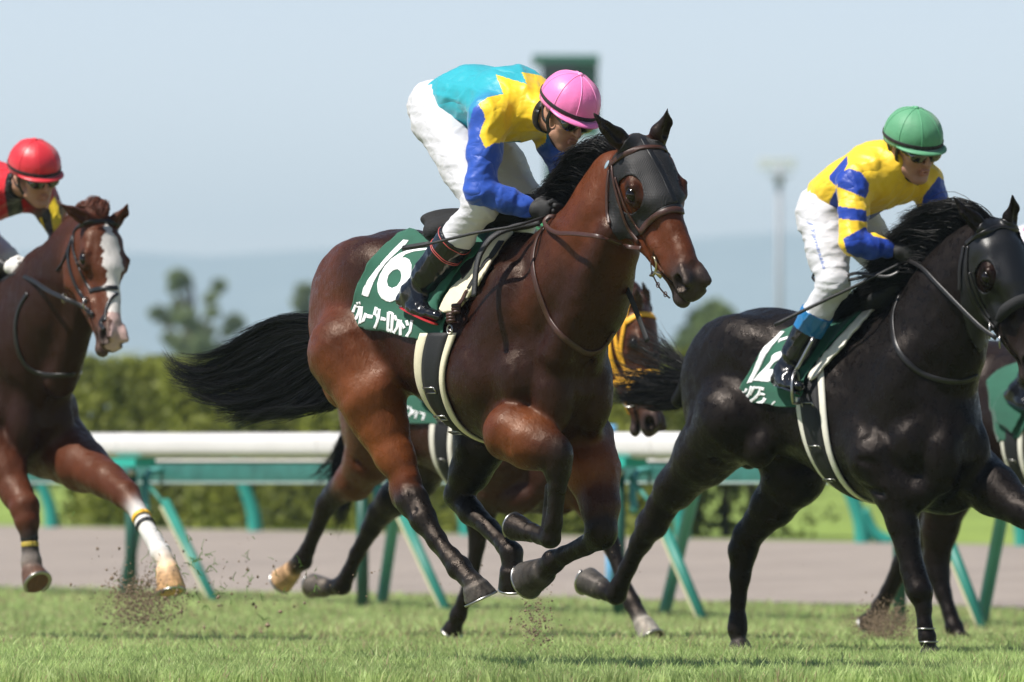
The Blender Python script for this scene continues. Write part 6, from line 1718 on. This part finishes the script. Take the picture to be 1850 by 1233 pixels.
mb = MB(); strap_px(f3, bv3, [(50, 530), (35, 556), (28, 590), (32, 630), (48, 662), (75, 676), (118, 678), (146, 674)], .020, .006, mb, .004, 60); mb.obj('neck_strap', M_leather_blk, horse3)
G = []
for i, q in enumerate([(180, 378), (160, 395), (140, 425), (118, 460), (98, 495), (78, 520)]):
    r0 = f3.p(*q, 0); G.append([r0, r0 + np.array([-.03, -.03, .03]), r0 + np.array([-.08, -.04, .02]), r0 + np.array([-.13, -.05, -.03])])
strands('mane', G, 900, M_hair_red, horse3, r=.0017, m=9, jit=.016, curl=.015, seed=23, clump=.5, nclump=24)
strands('forelock', [[H3(-.02, -.02, .0), H3(-.03, 0, .05), H3(.0, .02, .075), H3(.05, .03, .06)], [H3(-.02, .03, .0), H3(-.05, .05, .05), H3(-.05, .10, .06), H3(-.02, .13, .05)]], 420, M_hair_red, horse3, r=.0017, m=9, jit=.014, curl=.012, seed=24, clump=.6, nclump=10)
cloth3 = decal('saddle_cloth', f3, bt3, [(-250, 690), (-225, 610), (-190, 560), (-120, 545), (-20, 535), (-40, 580), (-75, 640), (-95, 700), (-160, 700)], M_felt, horse3, off=.012, step=9, thick=.004, smooth_n=4)
saddle_of(horse3, DZ3); girth(horse3, bt3, -.085, -.165, .05, .105, .034, M_creamw)
tail(f3, [[(-255, 640), (-300, 640), (-380, 680)], [(-255, 655), (-310, 670), (-400, 720)], [(-255, 680), (-300, 720), (-360, 770)]], 0, parent=horse3, n=900, seed=28)
j3 = dict(pelvis=f3.p(-150, 345, 0), belly=f3.p(-100, 330, 0), chest=f3.p(-20, 345, 0), neck=f3.p(28, 335, 0), dorsal=np.array([.05, 0, 1.0]),
          shn=f3.p(-62, 360, .165), eln=f3.p(-95, 465, .25), wrn=f3.p(12, 482, .10), shf=f3.p(72, 352, -.165), elf=f3.p(112, 425, -.22), wrf=f3.p(88, 478, -.05),
          hipn=f3.p(-160, 370, .10), knn=f3.p(-75, 480, .2), ann=f3.p(-150, 620, .27), ton=f3.p(-120, 648, .33), hipf=f3.p(-100, 375, -.1), knf=f3.p(10, 470, -.2), anf=f3.p(-30, 600, -.3), tof=f3.p(20, 630, -.32),
          tsn=(.3, 0, 1), tsf=(.3, 0, 1), can=1, caf=-1)
j3['kdn'] = f3.p(62, 492, .06) - j3['wrn']; j3['kdf'] = f3.p(85, 490, .0) - j3['wrf']
S3 = Skull(f3.p(63, 312, -.02), f3.dirlocal(np.array([.52, -.78, -.34])), f3.dirlocal(np.array([.06, -.36, .93])), 1.06)
RED = (.62, .012, .022); 
pt3 = [(La(q), c) for q, c in (([(35, 215), (95, 300), (110, 395), (65, 465), (40, 420), (20, 300)], (.012, .012, .014)), ([(195, 420), (235, 380), (275, 590), (235, 600)], (.014, .014, .015)), ([(232, 375), (262, 325), (320, 560), (268, 580)], (.62, .45, .02)), ([(185, 430), (200, 430), (245, 600), (225, 600)], (.62, .45, .02)))]
r3, s3_, b3_ = rider(j3, f3, S3, dict(silk=RED, sleeve_n=(.014, .014, .015), sleeve_f=(.05, .04, .02), paint=pt3, glove=(.72, .70, .66), boot=.6, seed=31))
tag(r3, 'jockey in red cap and red silks with black and yellow sleeve at left edge', 'jockey', 'jockeys riding in the race')
helmet(S3, r3, (.62, .015, .03), None, seamcol=(.72, .03, .05)); goggles(S3, r3)

# ------------------------------------------------------------------ the bay with the yellow bridle, behind the leading horse
f4 = Frame(917, 39.5, 51); DZ4 = -.20
horse4 = f4.root('racehorse'); tag(horse4, 'bay racehorse in a yellow bridle, mostly hidden behind the leading bay', 'racehorse', 'racehorses galloping on the turf')
ED, EM, ER = (.030, .010, .006), (.085, .026, .011), (.105, .032, .012)
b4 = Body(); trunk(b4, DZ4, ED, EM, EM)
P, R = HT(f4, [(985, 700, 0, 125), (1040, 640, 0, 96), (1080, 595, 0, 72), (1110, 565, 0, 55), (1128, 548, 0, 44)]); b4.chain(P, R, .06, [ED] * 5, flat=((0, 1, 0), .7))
H4 = Head(f4.p(1166, 548, 0), f4.dirlocal(np.array([.16, -.20, -.965])), f4.dirlocal(np.array([-.42, -.90, .05])), 1.02)
build_head(b4, H4, EM, Cm=(.03, .022, .022), ears=tip_ears(f4, H4, (1150, 518), (1160, 508)), earcol=(.03, .015, .012))
limb(b4, f4, [(690, 760, .19, 72), (668, 830, .17, 44), (640, 870, .15, 33), (612, 888, .14, 24)], [EM, EM, EM, BLK], .04)
limb(b4, f4, [(608, 892, .14, 23), (590, 912, .14, 19), (572, 955, .14, 13), (555, 995, .14, 13), (547, 1014, .14, 17), (534, 1024, .14, 14), (528, 1030, .14, 15)], [BLK] * 7, .018)
b4.cone(f4.p(632, 850, .14), f4.p(590, 888, .14), .014, .022, .02, BLK)
hq = [hoof(b4, f4, (530, 1030, .14, 17), (508, 1050, .14, 23), (.42, .26, .14))]
limb(b4, f4, [(770, 820, -.16, 66), (752, 862, -.15, 40), (715, 900, -.14, 30), (690, 925, -.14, 24)], [ED, BLK, BLK, BLK], .04)
limb(b4, f4, [(688, 926, -.14, 24), (670, 955, -.14, 18), (645, 1000, -.14, 13), (630, 1035, -.14, 13), (618, 1058, -.14, 17), (602, 1062, -.14, 14), (592, 1062, -.14, 15)], [BLK] * 7, .018)
hq.append(hoof(b4, f4, (592, 1062, -.14, 17), (564, 1058, -.14, 22), (.08, .07, .06)))
limb(b4, f4, [(905, 830, .18, 55), (895, 880, .16, 36), (872, 925, .15, 25), (866, 945, .15, 23), (862, 985, .15, 15), (852, 1040, .15, 12), (838, 1085, .15, 12), (828, 1112, .15, 15), (822, 1128, .15, 13)], [ED, ED] + [BLK] * 7, .02)
hq.append(hoof(b4, f4, (821, 1128, .15, 15), (816, 1142, .15, 19), BLK))
limb(b4, f4, [(1000, 820, -.15, 58), (1048, 880, -.15, 38), (1078, 930, -.15, 25), (1092, 955, -.15, 22), (1104, 985, -.15, 15), (1124, 1045, -.15, 12), (1142, 1090, -.15, 15), (1152, 1108, -.15, 14), (1160, 1124, -.15, 16)], [ED, ER, EM] + [BLK] * 6, .02)
hq.append(hoof(b4, f4, (1161, 1124, -.15, 17), (1176, 1152, -.15, 24), (.24, .22, .19)))
trunk_creases(b4, DZ4)
V, F, C = b4.mesh(.009, noise=ripple(.003, 8)); C = paint_head(V, C, H4); mesh_obj('body', V, F, M_coat, horse4, cols=C); bv4 = bvh_of(V, F); bt4 = trunk_bvh(b4); eyes(H4, horse4)
for q, toe in zip(hq, ((0, 0, -1), (0, 0, -1), (1, 0, 0), (1, 0, 0))): horseshoe(*q, horse4, toe)
y4 = gen_bridle(H4, bv4, horse4, M_yel, .022); bridle_extra(H4, bv4, y4, M_yel)
mb = MB(); strap_px(f4, bv4, [(1104, 575), (1100, 610), (1106, 655), (1120, 685), (1142, 694), (1165, 684)], .024, .005, mb, .008); strap_px(f4, bv4, [(1110, 590), (1118, 640), (1138, 672), (1160, 670)], .018, .005, mb, .008); mb.obj('breast_strap', M_yel, horse4)
cloth4 = decal('saddle_cloth', f4, bt4, [(700, 770), (705, 720), (720, 680), (760, 620), (860, 600), (880, 650), (850, 700), (838, 770), (780, 772)], M_felt, horse4, off=.012, step=9, thick=.004, smooth_n=4)
bc4 = BVHTree.FromPolygons([tuple(v.co) for v in cloth4.data.vertices], [tuple(p.vertices) for p in cloth4.data.polygons])
def c3b(p): return (480 + p[0] * .4, 700 + p[1] * .4)
letters('lettering', f4, bc4, [stroke([c3b(q) for q in qq], 3.6) for qq in ([(612, 82), (610, 126)], [(612, 100), (628, 112)], [(640, 88), (634, 104)], [(648, 86), (644, 100)], [(656, 92), (664, 108), (650, 134)], [(672, 104), (668, 124)], [(672, 108), (688, 112), (680, 142)], [(700, 116), (722, 122), (712, 150)])], cloth4, .0052)
saddle_of(horse4, DZ4); girth(horse4, bt4, -.10, -.17, .045, .085, .034, M_creamw)
tail(f4, [[(625, 780), (612, 810), (600, 860), (590, 900)], [(628, 785), (618, 830), (610, 890), (602, 960)], [(632, 790), (626, 840), (622, 900), (612, 965)], [(636, 800), (634, 850), (634, 900), (628, 930)], [(620, 780), (590, 830), (560, 850), (530, 860)]], 0.02, parent=horse4, n=900, seed=38)
tail(f4, [[(1040, 625), (1060, 640), (1085, 660)], [(1050, 610), (1080, 640), (1100, 660)]], .1, name='mane', parent=horse4, n=200, seed=39)
j4 = shiftJ(j, (0, 0, -.20), dict(kdn=j['kdn'], kdf=j['kdf']))
S4 = Skull(f4.p(1003, 418, 0), f4.dirlocal(np.array([.45, -.7, -.35])), f4.dirlocal(np.array([.2, -.3, .93])), .98)
r4, _, _ = rider(j4, f4, S4, dict(silk=(.05, .05, .055), glove=(.015, .015, .015), seed=41)); tag(r4, 'jockey in green cap almost wholly hidden behind the leading horse and rider', 'jockey', 'jockeys riding in the race')
helmet(S4, r4, (.06, .38, .16), None, seamcol=(.08, .45, .2)); goggles(S4, r4)

# ------------------------------------------------------------------ the horse half hidden at the right edge
f5 = Frame(1952, 40.2, 53); DZ5 = -.20
horse5 = f5.root('racehorse'); tag(horse5, 'dark racehorse at the right edge, its hind legs showing behind the black horse\'s foreleg', 'racehorse', 'racehorses galloping on the turf')
b5 = Body(); trunk(b5, DZ5, KR, KR, KR)
P, R = HT(f5, [(2020, 700, 0, 125), (2080, 640, 0, 96), (2120, 595, 0, 72), (2150, 565, 0, 55), (2168, 548, 0, 44)]); b5.chain(P, R, .06, [KD] * 5, flat=((0, 1, 0), .7))
H5 = Head(f5.p(2190, 545, 0), f5.dirlocal(np.array([.3, -.3, -.9])), f5.dirlocal(np.array([-.85, -.5, 0])), 1.04); build_head(b5, H5, KR)
limb(b5, f5, [(1745, 820, .19, 75), (1712, 890, .17, 46), (1698, 955, .16, 32), (1692, 1005, .15, 25)], [KR] * 4, .04)
limb(b5, f5, [(1692, 1008, .15, 25), (1694, 1036, .15, 22), (1704, 1072, .15, 15), (1716, 1108, .15, 13), (1724, 1134, .15, 16), (1734, 1150, .15, 13)], [KD] * 6, .018)
hq = [hoof(b5, f5, (1735, 1151, .15, 15), (1742, 1166, .15, 20), BLK)]
limb(b5, f5, [(1760, 830, -.16, 70), (1700, 900, -.15, 46), (1668, 950, -.14, 30), (1648, 985, -.14, 25), (1630, 1020, -.14, 18), (1605, 1070, -.14, 14), (1590, 1098, -.14, 16), (1582, 1112, -.14, 14)], [KR] * 3 + [KD] * 5, .02)
hq.append(hoof(b5, f5, (1581, 1114, -.14, 16), (1568, 1128, -.14, 21), BLK))
for g, px_ in ((.16, 1990), (-.16, 2080)):
    limb(b5, f5, [(px_ - 30, 850, g, 50), (px_, 920, g, 28), (px_ + 20, 970, g, 22), (px_ + 35, 1040, g, 13), (px_ + 45, 1100, g, 15), (px_ + 55, 1120, g, 14)], [KD] * 6, .02); hoof(b5, f5, (px_ + 55, 1120, g, 16), (px_ + 64, 1145, g, 22))
trunk_creases(b5, DZ5)
V, F, C = b5.mesh(.010); mesh_obj('body', V, F, M_coat_black, horse5, cols=C); bt5 = trunk_bvh(b5); bv5 = bvh_of(V, F)
for q in hq: horseshoe(*q, horse5, (1, 0, 0))
gen_bridle(H5, bv5, horse5, M_leather_blk)
cloth5 = decal('saddle_cloth', f5, bt5, [(1800, 802), (1792, 760), (1778, 692), (1800, 668), (1880, 640), (1960, 635), (1920, 680), (1880, 720), (1862, 770), (1850, 795), (1800, 806)], M_felt, horse5, off=.014, step=9, thick=.004, smooth_n=4)
decal('cloth_flap', f5, bt5, [(1812, 712), (1850, 690), (1950, 640), (1900, 700), (1862, 745), (1838, 792), (1826, 778), (1806, 768), (1800, 740)], M_felt, cloth5, off=.035, step=7, thick=.004, smooth_n=3)
saddle_of(horse5, DZ5); girth(horse5, bt5, -.16, -.19, .035, .09, .034, M_creamw)
tail(f5, [[(1660, 690), (1620, 700), (1580, 720)], [(1660, 700), (1625, 720), (1590, 740)]], 0, parent=horse5, n=300, seed=48)
j5 = shiftJ(j, (.10, 0, -.20))
S5 = Skull(f5.p(2090, 420, 0), f5.dirlocal(np.array([.45, -.7, -.35])), f5.dirlocal(np.array([.2, -.3, .93])), .98)
r5, _, _ = rider(j5, f5, S5, dict(silk=(.75, .05, .2), glove=(.015, .015, .015), seed=51, boot_top=(.75, .03, .17), boot=.62)); tag(r5, 'rider at the right edge with only a dark boot and a pink cuff in view', 'jockey', 'jockeys riding in the race')
helmet(S5, r5, (.75, .35, .05), None); goggles(S5, r5)
# ------------------------------------------------------------------ torn-up turf in the air
M_clod = mat_simple('soil', (.075, .048, .032), .95, attr=True)
def clods(name, label, px, py, sx, sy, Y, n, seed, rmin=.002, rmax=.012, sd=.35):
    rg = np.random.default_rng(seed); V = []; F = []; C = []; k = 0
    base = np.array([[0, 0, 1], [1, 0, 0], [0, 1, 0], [-1, 0, 0], [0, -1, 0], [0, 0, -1]], float); fc = [(0, 1, 2), (0, 2, 3), (0, 3, 4), (0, 4, 1), (5, 2, 1), (5, 3, 2), (5, 4, 3), (5, 1, 4)]
    for i in range(n):
        p = at(px + rg.normal() * sx, py + rg.normal() * sy, Y + rg.normal() * sd)
        if p[2] < .01: p[2] = .01 + abs(rg.normal()) * .02
        r = rmin + (rmax - rmin) * rg.uniform() ** 5
        V.append(p + base * r * rg.uniform(.5, 1.3, (6, 1)) * rg.uniform(.7, 1.2, (1, 3))); F += [tuple(a + k for a in f) for f in fc]; k += 6
        C.append(np.tile(np.array((.21, .15, .10)) * rg.uniform(.5, 1.3), (6, 1)))
    o = mesh_obj(name, np.concatenate(V), F, M_clod, cols=np.concatenate(C), smooth=False); tag(o, label, 'dirt', kind='stuff'); return o
clods('flying_dirt', 'brown soil thrown up behind the chestnut horse\'s hoof', 258, 1088, 34, 26, 37.6, 7000, 1, .0007, .0075)
clods('flying_dirt', 'scattered clods drifting under the chestnut horse', 340, 1055, 95, 42, 37.0, 300, 2, .001, .013, .8)
clods('flying_dirt', 'tan puff of soil behind the black horse\'s foreleg', 1598, 1132, 26, 19, 38.2, 9000, 3, .0007, .006)
clods('flying_dirt', 'small spray of soil under the leading horse', 968, 1125, 17, 28, 34.5, 1300, 4, .0007, .007)
clods('flying_dirt', 'fine grit in the air between the horses', 600, 1060, 380, 50, 35.5, 200, 6, .0015, .006, 1.2)
def bits(px, py, sx, sy, Y, n, seed):
    rg = np.random.default_rng(seed); mb = MB()
    for i in range(n):
        p = at(px + rg.normal() * sx, py + rg.normal() * sy, Y + rg.normal() * .5); p[2] = max(p[2], .03)
        for q in range(rg.integers(1, 4)):
            d = rg.normal(0, 1, 3); d /= np.linalg.norm(d); L = rg.uniform(.015, .045); C = crv([p, p + d * L * .5 + np.array([0, 0, .004]), p + d * L], 4); ribbon(C, rg.normal(0, 1, 3), .0035, .0008, mb, (.14, .25, .05))
    o = mb.obj('flying_grass', M_blade, useC=True, smooth=False); tag(o, 'torn blades of grass flying behind the chestnut horse', 'grass', kind='stuff')
bits(380, 1040, 100, 40, 36.5, 75, 5); 
# ------------------------------------------------------------------ the summer air
hm_, hnt, hb0 = new_mat('haze_air'); hnt.nodes.remove(hb0)
pv = nnode(hnt, 'ShaderNodeVolumePrincipled'); pv.inputs['Color'].default_value = (.66, .86, 1.0, 1); pv.inputs['Density'].default_value = HAZE
pv.inputs['Anisotropy'].default_value = -0.10
hnt.links.new(pv.outputs[0], hnt.nodes['Material Output'].inputs['Volume'])
mb = MB(); mb.box((0, 4400, (HTOP - 60) / 2), (24000, 9400, HTOP + 60)); hz_ = mb.obj('haze', hm_, smooth=False); tag(hz_, 'thin bluish summer haze in front of the far hills', 'haze', kind='stuff')
